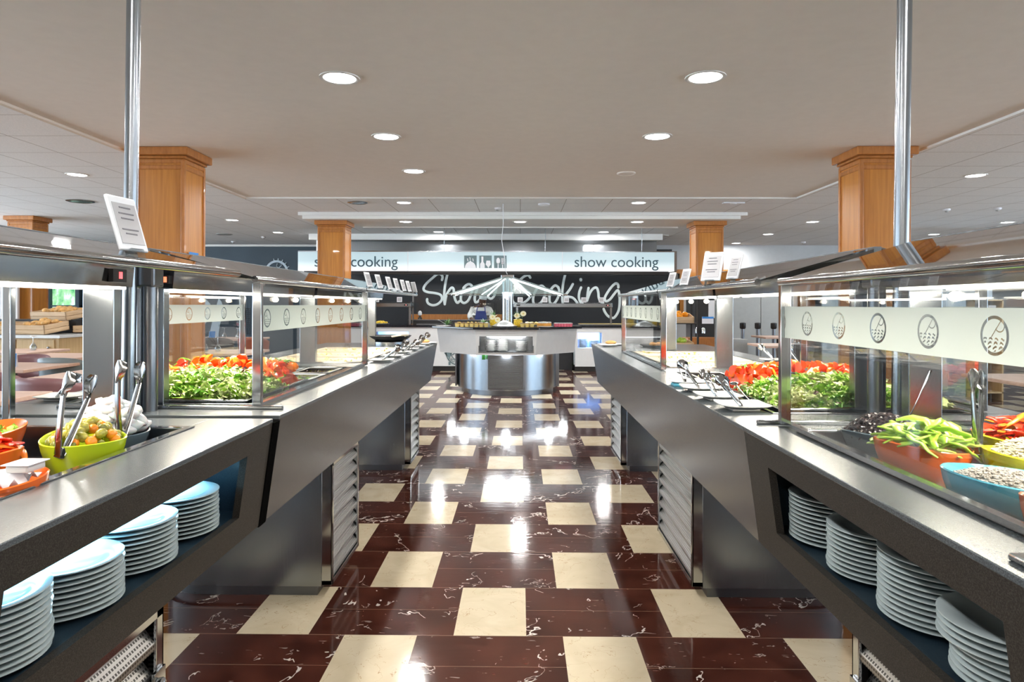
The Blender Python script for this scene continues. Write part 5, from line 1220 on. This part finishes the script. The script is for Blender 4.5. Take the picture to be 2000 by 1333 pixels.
# emblem on the left counter front
t = thing('counter_emblem', 'grey fish shaped hotel emblem on the white back counter', 'emblem', wp(884, 712, 12.99))
m = MB(); c = wp(897, 688, 12.99); r = .26
def arc(r0, r1, a0, a1, n=16): m.prism([(c[0] + r0 * math.cos(a0 + (a1 - a0) * i / n), c[2] + r0 * math.sin(a0 + (a1 - a0) * i / n)) for i in range(n + 1)] + [(c[0] + r1 * math.cos(a1 - (a1 - a0) * i / n), c[2] + r1 * math.sin(a1 - (a1 - a0) * i / n)) for i in range(n + 1)], 12.99, 12.999, 'y')
arc(.25, .27, PI * 1.02, PI * 1.75); arc(.16, .175, PI * 1.05, PI * 1.75)
m.prism([(c[0] - .30, c[2] - .02), (c[0] - .12, c[2] + .02), (c[0] - .19, c[2] - .13)], 12.99, 12.999, 'y'); m.box(c[0] - .21, 12.99, c[2] - .26, c[0] - .17, 12.999, c[2] - .20)
m.tube([(c[0] - .14, 12.994, c[2] - .06), (c[0] - .08, 12.994, c[2] - .02), (c[0] - .03, 12.994, c[2] - .06), (c[0] + .05, 12.994, c[2] - .01)], .012, 6)
m.build('mark', 'icon', t); text_mesh('HOTEL', .085, (c[0] - .10, 12.985, c[2] - .215), 'icon', t, name='lettering', rot=(PI / 2, .55, 0))
# heated gantries
def gantry(x0, x1, posts, tabs, lab, k0):
    t = thing('heated_gantry', lab, 'heated shelf', ((x0 + x1) / 2, 13.2, .905))
    m = MB(); m.box(x0, 13.1, 1.255, x1, 13.45, 1.335); m.build('heating_bar', 'steel', t, bevel=.006)
    m = MB(); m.box(x0 + .02, 13.05, 1.345, x1, 13.5, 1.352); m.build('glass_shelf', 'cupglass', t)
    for x in posts: m = MB(); m.box(x - .02, 13.2, .9055, x + .02, 13.26, 1.255); m.build('post', 'steel', t)
    m = MB(); m.box(x0 + .06, 13.09, 1.28, x0 + .13, 13.1, 1.31, 0); m.box(x1 - .13, 13.09, 1.28, x1 - .06, 13.1, 1.31, 0); m.box(x1 - .10, 13.087, 1.287, x1 - .085, 13.09, 1.303, 1); m.build('controller', ['blackplastic', 'red'], t)
    for i, px in enumerate(tabs):
        X = wp(px, 0, 13.1)[0]; q = thing('menu_tablet', 'small square menu sign on %s, %s' % (k0, ORD[i + 1] if i else 'first') + ' from left', 'tablet sign', (X, 13.08, 1.3525), group='menu signs on the gantries')
        m = MB(); m.box(X - .05, 13.08, 1.3525, X + .05, 13.09, 1.45); m.build('frame', 'tabletf', q); m = MB(); m.box(X - .037, 13.074, 1.37, X + .037, 13.08, 1.435); m.build('screen', 'tablets', q)
gantry(wp(1003, 0, 13.1)[0], wp(1196, 0, 13.1)[0], [wp(1193, 0, 13.2)[0], wp(1010, 0, 13.2)[0]], (1016, 1064, 1106, 1140, 1174), 'stainless heated gantry over back counter, right of island', 'right gantry')
gantry(wp(700, 0, 13.1)[0], wp(802, 0, 13.1)[0], [wp(802, 0, 13.2)[0] - .02, wp(704, 0, 13.2)[0]], (735, 780), 'stainless heated gantry over back counter, left of island', 'left gantry')
m = MB(); a, b = wp(801, 565, 13.3), wp(990, 640, 13.3); m.box(a[0], 13.55, .906, b[0], 13.556, a[2]); m.box(a[0], 13.54, .906, a[0] + .03, 13.57, a[2], 1); tag(m.build('kitchen_screen', ['glass', 'steel']), 'glass screen in front of the cook station', 'glass screen')
m = MB(); m.box(wp(805, 0, 13.5)[0], 13.52, .985, wp(962, 0, 13.5)[0], 13.53, 1.0); m.box(wp(806, 0, 13.5)[0], 13.52, .906, wp(962, 0, 13.5)[0], 13.53, .985, 1)
tag(m.build('kitchen_ledge', ['steel', 'blackplastic']), 'black raised ledge with steel edge before the cook', 'ledge')
m = MB(); m.box(-2.6, 15.35, 0, -.2, 15.49, .95); m.box(-2.5, 15.3, .95, -.4, 15.49, 1.08, 1); tag(m.build('kitchen_cupboard', ['blackplastic', 'pillar2']), 'dark kitchen cupboard with reddish wood edge behind the cook', 'cupboard')  # brown band stands in for reflections in the kitchen glass
t = thing('squeeze_bottle', 'white topped bottle left of the cook on the ledge', 'bottle', wp(820, 640, 13.7)); X = wp(820, 0, 13.7)[0]
m = MB(); m.lathe([(0, 0), (.045, 0), (.045, .12), (.02, .15), (.018, .17)], 16, M=Matrix.Translation((X, 13.7, .906))); m.build('body', 'blackplastic', t, smooth=True)
m = MB(); m.lathe([(.019, .17), (.04, .18), (.04, .24), (.015, .27), (0, .27)], 16, M=Matrix.Translation((X, 13.7, .906))); m.build('cap', 'card', t, smooth=True)
# strips of food on the back counters
m = MB(); m.box(1.15, 13.15, .9055, 2.35, 13.5, .925); m.box(1.18, 13.17, .925, 2.32, 13.48, .93, 1); tag(m.build('serving_tray', ['steel', 'custard']), 'long steel tray of food on right back counter', 'tray')
m = MB(); m.box(-2.05, 13.15, .9055, -1.25 + .0, 13.5, .92); tag(m.build('serving_tray', 'steel'), 'empty steel tray on the left back counter', 'tray')
t = thing('lemon_platter', 'platter of lemon wedges on left back counter', 'platter', (-2.75, 13.2, .906)); m = MB(); m.lathe([(0, 0), (.12, 0), (.16, .02), (.155, .022), (0, .006)], 24, M=Matrix.Translation((-2.75, 13.2, .9055))); m.build('platter', 'porc2', t, smooth=True)
m = MB()
for k in range(16): a = rg.uniform(0, 6.28); q = math.sqrt(rg.random()) * .11; m.ball((-2.75 + q * math.cos(a), 13.2 + q * math.sin(a), .94 + (.11 - q) * .4), .035, .02, .02, 8)
m.build('lemon_wedges', 'pine', t)

# ================================================================ the cook
def skin_obj(name, verts, edges, radii, mat, parent, levels=1, root=0):
    me = bpy.data.meshes.new(name); me.from_pydata(verts, edges, []); o = bpy.data.objects.new(name + '_t', me); C.objects.link(o)
    o.modifiers.new('skin', 'SKIN'); sv = me.skin_vertices[0].data if me.skin_vertices else None
    if sv is None:
        bpy.context.view_layer.objects.active = o
        sv = me.skin_vertices[0].data
    for i, r_ in enumerate(radii): sv[i].radius = r_ if isinstance(r_, tuple) else (r_, r_)
    sv[root].use_root = True; sb = o.modifiers.new('sub', 'SUBSURF'); sb.levels = levels; sb.render_levels = levels
    bpy.context.view_layer.update(); nm = bpy.data.meshes.new_from_object(o.evaluated_get(bpy.context.evaluated_depsgraph_get())); bpy.data.objects.remove(o)
    nm.materials.clear(); nm.materials.append(MT[mat])
    for p in nm.polygons: p.use_smooth = True
    q = bpy.data.objects.new(name, nm); C.objects.link(q); q.parent = parent; return q
PX, PY = -.83, 14.35
t = thing('person', 'cook in white jacket, blue apron and pale cap bending over counter', 'person', (PX, PY, 0))
# local frame: x right, y away from the viewer, z up; he leans towards the viewer
V = [(0, .12, .86), (0, .08, 1.0), (0, .0, 1.14), (0, -.04, 1.22), (0, -.07, 1.27), (.03, -.10, 1.31),
     (.10, .12, .80), (.11, .05, .46), (.11, .12, .08), (.11, .0, .04), (-.10, .12, .80), (-.11, .05, .46), (-.11, .12, .08), (-.11, .0, .04),
     (.17, -.02, 1.20), (.235, -.06, 1.07), (.21, -.20, .985), (.13, -.31, .965), (-.17, -.02, 1.20), (-.245, -.06, 1.07), (-.20, -.20, .985), (-.10, -.31, .965)]
E = [(0, 1), (1, 2), (2, 3), (3, 4), (4, 5), (0, 6), (6, 7), (7, 8), (8, 9), (0, 10), (10, 11), (11, 12), (12, 13), (3, 14), (14, 15), (15, 16), (16, 17), (3, 18), (18, 19), (19, 20), (20, 21)]
rad = [(.15, .12), (.14, .11), (.16, .11), (.12, .09), .055, .05, .085, .06, .045, .035, .085, .06, .045, .035, .065, .05, .04, .028, .065, .05, .04, .028]
skin_obj('body', V, E, rad, 'skin', t)
# jacket over torso and arms
Vj = [(0, .12, .84), (0, .08, 1.0), (0, .0, 1.14), (0, -.035, 1.215), (.175, -.02, 1.19), (.24, -.06, 1.07), (.22, -.18, .995), (-.175, -.02, 1.19), (-.25, -.06, 1.07), (-.21, -.18, .995), (.01, -.06, 1.265)]
Ej = [(0, 1), (1, 2), (2, 3), (3, 4), (4, 5), (5, 6), (3, 7), (7, 8), (8, 9), (3, 10)]
skin_obj('jacket', Vj, Ej, [(.205, .145), (.195, .135), (.205, .135), (.15, .105), .095, .075, .058, .090, .075, .058, (.085, .078)], 'jacket', t)
m = MB(); m.add([(-.10, -.175, 1.17), (.10, -.175, 1.17), (.16, -.15, .86), (-.16, -.15, .86), (-.10, -.155, 1.17), (.10, -.155, 1.17), (.16, -.13, .86), (-.16, -.13, .86)], [(0, 1, 2, 3), (7, 6, 5, 4), (0, 4, 5, 1), (1, 5, 6, 2), (2, 6, 7, 3), (3, 7, 4, 0)])
for q in (-1, 1): m.tube([(q * .09, -.165, 1.16), (q * .085, -.14, 1.22), (q * .06, -.08, 1.29), (q * .03, -.02, 1.31)], .010, 6, flat=.4)
m.build('apron', 'apron', t, False)
# head with face
hc = Vector((.035, -.12, 1.385)); m = MB(); Mh = Matrix.Translation(hc) @ Euler((.25, 0, .5)).to_matrix().to_4x4()
n = 16; prof = [(0, -.115), (.035, -.11), (.052, -.09), (.062, -.06), (.070, -.02), (.074, .02), (.074, .06), (.062, .095), (.035, .115), (0, .12)]
def hf(p, a): y = p[1] * 1.22; return (p[0], y - (.012 if p[1] < 0 and -.09 < p[2] < -.02 else 0), p[2])
m.lathe(prof, 20, M=Mh, fn=hf)
m.add([(-.012, -.088, .0 - .02), (.012, -.088, -.02), (0, -.112, -.022), (0, -.086, .025)], [(0, 2, 3), (2, 1, 3), (0, 1, 2)], M=Mh)
for q in (-1, 1): m.ball((q * .074, .0, -.005), .010, .020, .028, 8, M=Mh)
m.tube([(-.022, -.092, -.055), (0, -.098, -.056), (.022, -.092, -.055)], .006, 6, M=Mh)
m.tube([tuple(Mh.inverted() @ (Vector((.02, -.085, 1.25)))), (0, .02, -.07)], .05, 10, M=Mh)
hd = m.build('head', 'skin', t, False, smooth=True)
m = MB()
for q in (-1, 1): m.ball((q * .026, -.086, .010), .008, .004, .004, 8, M=Mh); m.ball((q * .026, -.090, .010), .0038, .003, .0038, 8, 1, M=Mh)
m.build('eyes', ['partition', 'blackplastic'], hd, False)
m = MB(); m.lathe([(.080, .045), (.082, .085), (.078, .115), (.05, .145), (0, .15)], 20, M=Mh, sy=1.2); m.build('cap', 'cap', t, False, smooth=True)
# hands: palm, four fingers and thumb, resting on the ledge
for q in (-1, 1):
    hx, hy, hz = (.13 if q > 0 else -.10), -.33, .96; m = MB(); m.ball((hx, hy, hz), .040, .045, .017, 10)
    for k in range(4):
        xx = hx - .030 + k * .020; L = (.062, .07, .066, .052)[k]; m.tube([(xx, hy - .035, hz + .003), (xx, hy - .035 - L * .5, hz + .008), (xx, hy - .035 - L * .85, hz - .008), (xx, hy - .035 - L, hz - .016)], [.0095, .009, .008, .006], 7)
    m.tube([(hx - q * .03, hy + .01, hz), (hx - q * .055, hy - .02, hz + .004), (hx - q * .058, hy - .045, hz - .004)], [.012, .010, .007], 7)
    m.build('hand', 'skin', t, False, smooth=True)

# ================================================================ wall decals
def decal_poly(pts, Y, m): m.prism([(wp(x, y, Y)[0], wp(x, y, Y)[2]) for x, y in pts], Y, Y + .008, 'y')
t = thing('fork_decal', 'pale rounded cutlery shape painted on navy wall beside pillar', 'wall decal', wp(395, 640, 17.19)); m = MB()
decal_poly([(372, 640), (385, 642), (397, 636), (405, 622), (409, 608), (407, 595), (399, 586), (388, 580), (375, 578), (366, 590), (364, 620)], 17.185, m); m.build('shape', 'decal', t)
t = thing('knife_decal', 'pale blue knife blade painted on the navy wall', 'wall decal', wp(420, 655, 17.19)); m = MB()
decal_poly([(406, 655), (414, 617), (424, 584), (430, 592), (434, 606), (432, 618), (427, 634), (424, 655), (424, 690), (402, 690)], 17.185, m); m.build('blade', 'decal', t)
t = thing('emblem_decal', 'pale round emblem painted high on the navy wall', 'wall decal', wp(538, 560, 17.19)); m = MB(); c = wp(538, 532, 17.18); rO, rI = .30, .245; n = 40
for k in range(n):
    a, b = 2 * PI * k / n, 2 * PI * (k + 1) / n
    m.prism([(c[0] + rI * math.cos(a), c[2] + rI * math.sin(a)), (c[0] + rO * math.cos(a), c[2] + rO * math.sin(a)), (c[0] + rO * math.cos(b), c[2] + rO * math.sin(b)), (c[0] + rI * math.cos(b), c[2] + rI * math.sin(b))], 17.18, 17.188, 'y')
m.build('ring', 'decal', t); m = MB()
m.tube([(c[0] + .02, 17.184, c[2] + .22), (c[0] - .0, 17.184, c[2] + .14), (c[0] + .05, 17.184, c[2] + .1), (c[0] + .12, 17.184, c[2] + .16), (c[0] + .12, 17.184, c[2] + .22)], .012, 6); m.tube([(c[0] + .06, 17.184, c[2] + .1), (c[0] - .1, 17.184, c[2] - .2)], .012, 6)
for k in range(5): a = .4 + k * .35; m.tube([(c[0] + rO * math.cos(a), 17.184, c[2] + rO * math.sin(a)), (c[0] + (rO + .05) * math.cos(a), 17.184, c[2] + (rO + .05) * math.sin(a))], .012, 6)
m.build('line_drawing', 'decal', t)
m = MB(); Z0 = wp(0, 655, 17.18)[2]
for i in range(8):
    for j in range(14): X = wp(457, 0, 17.18)[0] + i * .05; m.box(X, 17.175, Z0 + j * .05, X + .022, 17.199, Z0 + j * .05 + .03)
tag(m.build('trim_8', 'blackplastic'), 'perforated grille in the navy wall', 'grille', kind='structure')

# ================================================================ dining furniture
def chair_proto(mat, cname):
    t = thing('dining_chair', 'x', 'chair', NO, group='shell dining chairs')
    m = MB(); vs = []; fs = []; n = 9
    for i in range(n):
        for j in range(n):
            u, v = (i / (n - 1) - .5) * 2, (j / (n - 1) - .5) * 2; k = 1 - .10 * v * v * (v > 0); vs.append((u * .22 * k, v * .21, .45 + .025 * u * u + (.02 * v * v if v > 0 else -.012 * v * v)))
    for i in range(n - 1):
        for j in range(n - 1): b = i * n + j; fs.append((b, b + n, b + n + 1, b + 1))
    m.add(vs, fs); o = m.build('seat', mat, t, False, smooth=True); o.modifiers.new('s', 'SOLIDIFY').thickness = .014
    m = MB(); vs = []; fs = []; a0 = 1.25; nn = 15
    for i in range(nn):
        a = -a0 + 2 * a0 * i / (nn - 1); e = abs(i / (nn - 1) - .5) * 2
        for j in range(6):
            v = j / 5; z = .56 + v * (.24 - .07 * e ** 3); r_ = .235 + .02 * v; vs.append((r_ * math.sin(a), .02 + r_ * math.cos(a) * .92, z + .03 * e ** 3 * (1 - v)))
    for i in range(nn - 1):
        for j in range(5): b = i * 6 + j; fs.append((b, b + 6, b + 7, b + 1))
    m.add(vs, fs); o = m.build('backrest', mat, t, False, smooth=True); o.modifiers.new('s', 'SOLIDIFY').thickness = .012
    for sx in (-1, 1):
        m = MB(); m.tube([(sx * .19, .19, 0), (sx * .195, .20, .45), (sx * .20, .205, .62)], [.012, .016, .012], 8); m.build('leg', 'cleg', t, False, smooth=True)
        m = MB(); m.tube([(sx * .21, -.19, 0), (sx * .19, -.16, .44)], [.012, .016], 8); m.build('leg', 'cleg', t, False, smooth=True)
    m = MB()
    for sx in (-1, 1): m.tube([(sx * .19, -.16, .43), (sx * .19, .19, .43)], .012, 6)
    m.tube([(-.19, .19, .43), (.19, .19, .43)], .012, 6); m.build('frame', 'cleg', t, False); return t
CH = {k: chair_proto(k, n) for k, n in (('cgrey', 'grey'), ('cmauve', 'mauve'), ('cbrown', 'taupe'), ('crust', 'rust'), ('lacq', 'white'))}
used = {}
def chair(kind, x, y, rz, lab): o = place(CH[kind], kind not in used, loc=(x, y, 0), rot=rz, label=lab); used[kind] = 1
def table_proto():
    t = thing('dining_table', 'x', 'table', NO, group='wood topped dining tables')
    m = MB(); m.box(-.36, -.36, .722, .36, .36, .75); m.build('tabletop', 'ttop', t, False, bevel=.004)
    m = MB(); m.lathe([(.22, 0), (.22, .01), (.03, .02), (.03, .715), (.1, .7219)], 24); m.build('pedestal', 'blackplastic', t, False, smooth=True); return t
TB = table_proto(); tf = [True]
def table(x, y, lab, rz=0, sx=1): place(TB, tf[0], loc=(x, y, 0), rot=rz, label=lab, scale=(sx, 1, 1)); tf[0] = False
table(-3.30, 3.80, 'wooden dining table nearest the camera at left edge'); table(-4.49, 5.85, 'wooden dining table with tent card, left edge'); table(-5.88, 7.75, 'wooden dining table in front of the bread counter')
table(-3.30, 5.15, 'wooden dining table beside the mauve chair, left'); table(-4.89, 7.05, 'wooden dining table beside the grey chair, left', sx=1.05)
table(-3.42, 7.75, 'wooden dining table with two glasses beyond the near left pillar'); table(-4.75, 10.8, 'wooden dining table with blue card near navy wall', sx=1.5)
chair('cgrey', -5.62, 6.95-.12, PI, 'grey shell chair before the table by the bread counter'); chair('cmauve', -4.82, 6.32, 0, 'mauve shell chair behind the tent card table'); chair('cmauve', -4.02, 5.12, PI, 'mauve shell chair left of the mauve chair with pale legs')
chair('cgrey', -4.33, 6.38, PI, 'grey shell chair with pale legs left of steel panel'); chair('cmauve', -3.27, 4.70, PI, 'mauve shell chair with pale legs beside steel panel'); chair('cmauve', -2.72, 3.75, -PI / 2, 'mauve shell chair nearest at left frame edge')
chair('cbrown', -3.50, 7.2, PI, 'taupe shell chair before the two glasses table'); chair('cbrown', -4.6, 10.2, PI, 'taupe shell chair before the blue card table'); chair('crust', -4.1, 10.3, PI, 'rust shell chair near the navy wall')
table(3.68, 9.4, 'wooden table with napkins in the right background'); table(4.6, 11.9, 'small wooden table far back on the right'); table(3.95, 5.1, 'wooden dining table at the right frame edge')
chair('cbrown', 3.62, 8.9, PI, 'taupe shell chair under the right background table'); chair('lacq', 3.45, 5.6, .2, 'white shell chair behind right steel panel'); chair('cmauve', 3.95, 4.55, PI, 'mauve shell chair at the right frame edge'); chair('cmauve', 4.75, 5.3, 1.2, 'mauve shell chair beyond the right edge table')
def glass_proto():
    m = MB(); h = .17; m.lathe([(.0, h), (.032, h), (.032, h - .003), (.005, h - .01), (.004, h - .07), (.012, h - .085), (.034, h - .12), (.036, .03), (.030, 0), (.028, 0), (.033, .03), (.031, h - .118), (.0, h - .095)], 20)
    return tag(m.build('wine_glass', 'cupglass', origin=NO, smooth=True, split=70), 'x', 'wine glass', 'upturned wine glasses')
G = glass_proto()
GL = [(-3.62, 7.62, 'upturned wine glass, left of the pair beyond pillar'), (-3.50, 7.68, 'upturned wine glass, right of the pair beyond pillar'), (-5.10, 10.6, 'upturned wine glass left of the blue card'), (-4.86, 10.9, 'upturned wine glass behind the blue card'), (-4.55, 10.7, 'upturned wine glass right of the blue card'), (-5.75, 7.8, 'upturned wine glass on bread side table'), (3.85, 9.3, 'upturned wine glass on the right background table')]
for k, (x, y, lb) in enumerate(GL): place(G, k == 0, loc=(x, y, .7503), label=lb)
def tent(x, y, rz, lab, z=.7503):
    t = thing('tent_card', lab, 'tent card', (x, y, z), rz); m = MB()
    m.add([(-.05, -.04, 0), (.05, -.04, 0), (.05, 0, .12), (-.05, 0, .12), (-.05, .04, 0), (.05, .04, 0)], [(0, 1, 2, 3), (3, 2, 5, 4)]); m.build('card', 'card', t, False)
    m = MB(); m.add([(-.047, -.0405, .004), (.047, -.0405, .004), (.047, -.0025, .118), (-.047, -.0025, .118)], [(0, 1, 2, 3)]); p = m.build('blue_print', 'blue', t, False)
tent(-4.42, 5.72, .5, 'blue and white tent card on left edge table'); tent(-4.92, 10.6, .2, 'blue and white tent card on table by navy wall')

# ================================================================ bread station
t = thing('bread_counter', 'pale oak bread counter with white top, far left', 'counter', (-6.7, 9.1, 0))
m = MB(); m.box(-8.2, 8.45, 0, -5.9, 9.6, .86); m.build('carcass', 'oak', t)
m = MB(); m.box(-8.25, 8.41, .86, -5.86, 9.64, .90); m.build('worktop', 'porc2', t, bevel=.004)
for k, (a, b) in enumerate(((-7.6, -7.05), (-7.03, -6.45), (-6.43, -5.95))):
    m = MB(); m.box(a, 8.43, .06, b, 8.45, .84); d = m.build('door', 'oak', t, bevel=.003); m = MB(); X = (b - .06) if k % 2 == 0 else a + .06; m.ball((X, 8.415, .74), .018, .018, .018, 8); m.build('knob', 'chrome', d, smooth=True)
def crate(x, y, z, w, d, h, tilt, rz, lab, bake=10, seed=1, mat='bread', bname='bread_roll', blab='golden bread roll heaped in ', bgrp='bread rolls in ', rs=(.055, .04, .032), bcat='bread'):
    M = Matrix.Translation((x, y, z)) @ Matrix.Rotation(rz, 4, 'Z') @ Matrix.Rotation(tilt, 4, 'X'); m = MB(); th = .012
    m.box(-w / 2, -d / 2, 0, w / 2, d / 2, th, M=M)
    for (a, b, c, e) in ((-w / 2, -d / 2, w / 2, -d / 2 + th), (-w / 2, d / 2 - th, w / 2, d / 2), (-w / 2, -d / 2, -w / 2 + th, d / 2), (w / 2 - th, -d / 2, w / 2, d / 2)):
        m.box(a, b, 0, c, e, h * .47, M=M); m.box(a, b, h * .53, c, e, h, M=M)
    for q in (-w / 2 + .01, w / 2 - .03): m.box(q, -d / 2 + th, 0, q + .02, -d / 2 + th + .02, h, M=M); m.box(q, d / 2 - th - .02, 0, q + .02, d / 2 - th, h, M=M)
    tag(m.build('wooden_crate', 'crate'), lab, 'crate', 'wooden crates')
    if not bake: return
    rg = random.Random(seed); m = MB(); m.ball(NO, rs[0], rs[1], rs[2], 12, rnd=.08); p = tag(m.build(bname, mat, origin=NO, smooth=True, split=80), 'x', bcat)
    sh = lab.replace('wooden crate', 'crate')
    for i in range(bake):
        l = M @ Vector((rg.uniform(-w / 2 + .06, w / 2 - .06), rg.uniform(-d / 2 + .05, d / 2 - .05), h * .75 + rg.uniform(0, .05)))
        place(p, i == 0, loc=l, rot=(rg.uniform(-.3, .3), rg.uniform(-.3, .3) + tilt * 0, rg.uniform(0, 6)), label=blab + sh, group=bgrp + sh)
crate(-6.90, 8.75, .928, .50, .42, .11, .12, 0, 'wooden crate at front left of bread counter', 12, 1)
crate(-6.36, 8.75, .928, .50, .42, .12, .12, -.1, 'wooden crate at front middle of bread counter', 14, 2)
crate(-6.42, 9.25, 1.10, .62, .40, .12, .15, -.25, 'wooden crate raised on the back riser', 18, 3)
crate(-5.98 + .0, 9.15, .903, .22, .34, .10, 0, 0, 'wooden crate at right end of bread counter', 0)
m = MB(); m.box(-7.6, 9.05, .901, -6.08, 9.5, 1.085); tag(m.build('display_riser', 'blackplastic'), 'dark riser under the back bread crate', 'riser')
m = MB(); m.box(-9.3, 11.45, .8, -8.72, 11.5, 2.3); tag(m.build('whitewashed_board', 'whitewash'), 'whitewashed wooden board before the far left pillar', 'board')

# ================================================================ right background
t = thing('fruit_rack', 'black metal fruit rack with crates, right of the canopy', 'rack', (2.12, 9.0, 0)); m = MB()
for x in (1.90, 2.36):
    for y in (8.85, 9.2): m.box(x - .012, y - .012, 0, x + .012, y + .012, 1.48)
m.build('frame', 'blackplastic', t); m = MB()
for z in (.70, 1.05): m.box(1.9, 8.85, z, 2.36, 9.2, z + .012)
m.build('shelf', 'blackplastic', t)
crate(2.12, 9.03, 1.08, .40, .28, .09, .18, 0, 'wooden crate of oranges on the fruit rack', 14, 5, 'orange', 'orange_fruit', 'ripe orange in the ', 'oranges in the ', (.036, .036, .036), 'orange')
crate(2.12, 9.03, .725, .40, .28, .09, .10, 0, 'lower wooden crate of green fruit on the rack', 12, 6, 'pear', 'green_apple', 'green fruit in the ', 'green fruit in the ', (.036, .036, .036), 'apple')
t = thing('coffee_machine', 'tall black drinks machine before the far right pillar', 'drinks machine', (3.0, 10.9, 0)); 
a, b = wp(1357, 0, 10.6), wp(1397, 0, 10.6); m = MB(); m.box(a[0], 10.6, 0, b[0], 11.2, 1.42); m.build('housing', 'blackplastic', t, bevel=.01)
m = MB(); m.box(b[0] - .12, 10.585, 1.1, b[0] - .01, 10.6, 1.38)
for k in range(4): m.box(b[0] - .12, 10.58, 1.10 + k * .045, b[0] - .01, 10.585, 1.12 + k * .045)
m.build('button_panel', 'tabletf', t)
m = MB(); X = wp(1381, 0, 10.58)[0]; m.box(X - .09, 10.57, 1.01, X + .09, 10.585, 1.12); m.box(X - .09, 10.567, 1.09, X + .09, 10.57, 1.12, 1); m.build('notice', ['card', 'blue'], t)
for k, px in enumerate((1358, 1370)): m = MB(); X = wp(px, 0, 10.55)[0]; m.lathe([(.035, 0), (.035, .07), (.02, .09)], 14, M=Matrix.Translation((X + .02, 10.55, .86))); m.build('spout', 'chrome', t, smooth=True)
m = MB(); a, b = wp(1340, 0, 10.3), wp(1402, 0, 10.3); m.box(a[0], 10.2, 0, b[0], 10.59, .80); tag(m.build('drinks_counter', 'pillar2'), 'brown counter below the black drinks machine', 'counter')
m = MB()
x0, x1 = wp(1425, 0, 13.5)[0], wp(1560, 0, 13.5)[0]
for k in range(3): m.box(x0 + k * .62, 13.5, 0, x0 + k * .62 + .60, 13.54, 2.0)
tag(m.build('partition_screen', 'partition'), 'grey panelled partition behind the right tables', 'partition')
m = MB(); m.box(5.6, 13.5, 0, 9.5, 13.54, 2.0); tag(m.build('partition_screen', 'decal'), 'pale blue partition seen through the near right glass', 'partition')
for k, px in enumerate((1449, 1478, 1509)):
    X = wp(px, 0, 12.5)[0]; t = thing('barrier_post', 'grey barrier post with black head, %s of three' % ('left', 'middle', 'right')[k], 'barrier post', (X, 12.5, 0), group='barrier posts'); m = MB()
    m.lathe([(.12, 0), (.12, .02), (.03, .04), (.03, .86)], 20, M=Matrix.Translation((X, 12.5, 0))); m.build('post', 'steeld', t, smooth=True); m = MB(); m.lathe([(.04, .8601), (.055, .88), (.055, .97), (.03, .98)], 16, M=Matrix.Translation((X, 12.5, 0))); m.build('head', 'blackplastic', t, smooth=True)
t = thing('wooden_shelf', 'open wooden shelf unit seen through the near right glass', 'shelf unit', (6.3, 9.2, 0)); a, b = wp(1917, 0, 9.2), wp(1952, 0, 9.2); m = MB()
m.box(a[0], 9.2, 0, a[0] + .02, 9.6, 1.39); m.box(b[0] - .02, 9.2, 0, b[0], 9.6, 1.39); m.box(a[0], 9.58, 0, b[0], 9.6, 1.39)
for z in (.1, .6, 1.2, 1.37): m.box(a[0], 9.2, z, b[0], 9.6, z + .02)
m.build('carcass', 'oak', t)
m = MB(); m.box(a[0] + .08, 9.25, 1.2205, a[0] + .18, 9.35, 1.31); tag(m.build('small_box', 'card'), 'small white box on the wooden shelf unit', 'box')
m = MB(); m.box(4.3, 11.6, 0, 5.3, 12.1, .85); m.box(4.25, 11.55, .85, 5.35, 12.15, .89, 1); 
m = MB(); a, b = wp(1425, 0, 9.9), wp(1455, 0, 9.9); m.box(a[0], 9.8, .55, b[0], 10.2, .80); m.box(a[0], 9.8, 0, a[0] + .03, 10.2, .55); m.box(b[0] - .03, 9.8, 0, b[0], 10.2, .55); tag(m.build('service_trolley', 'partition'), 'grey service trolley beside the drinks machine', 'trolley')
# neutralise helper props
for o in bpy.data.objects:
    for k in ('_o', '_used'):
        if k in o: del o[k]
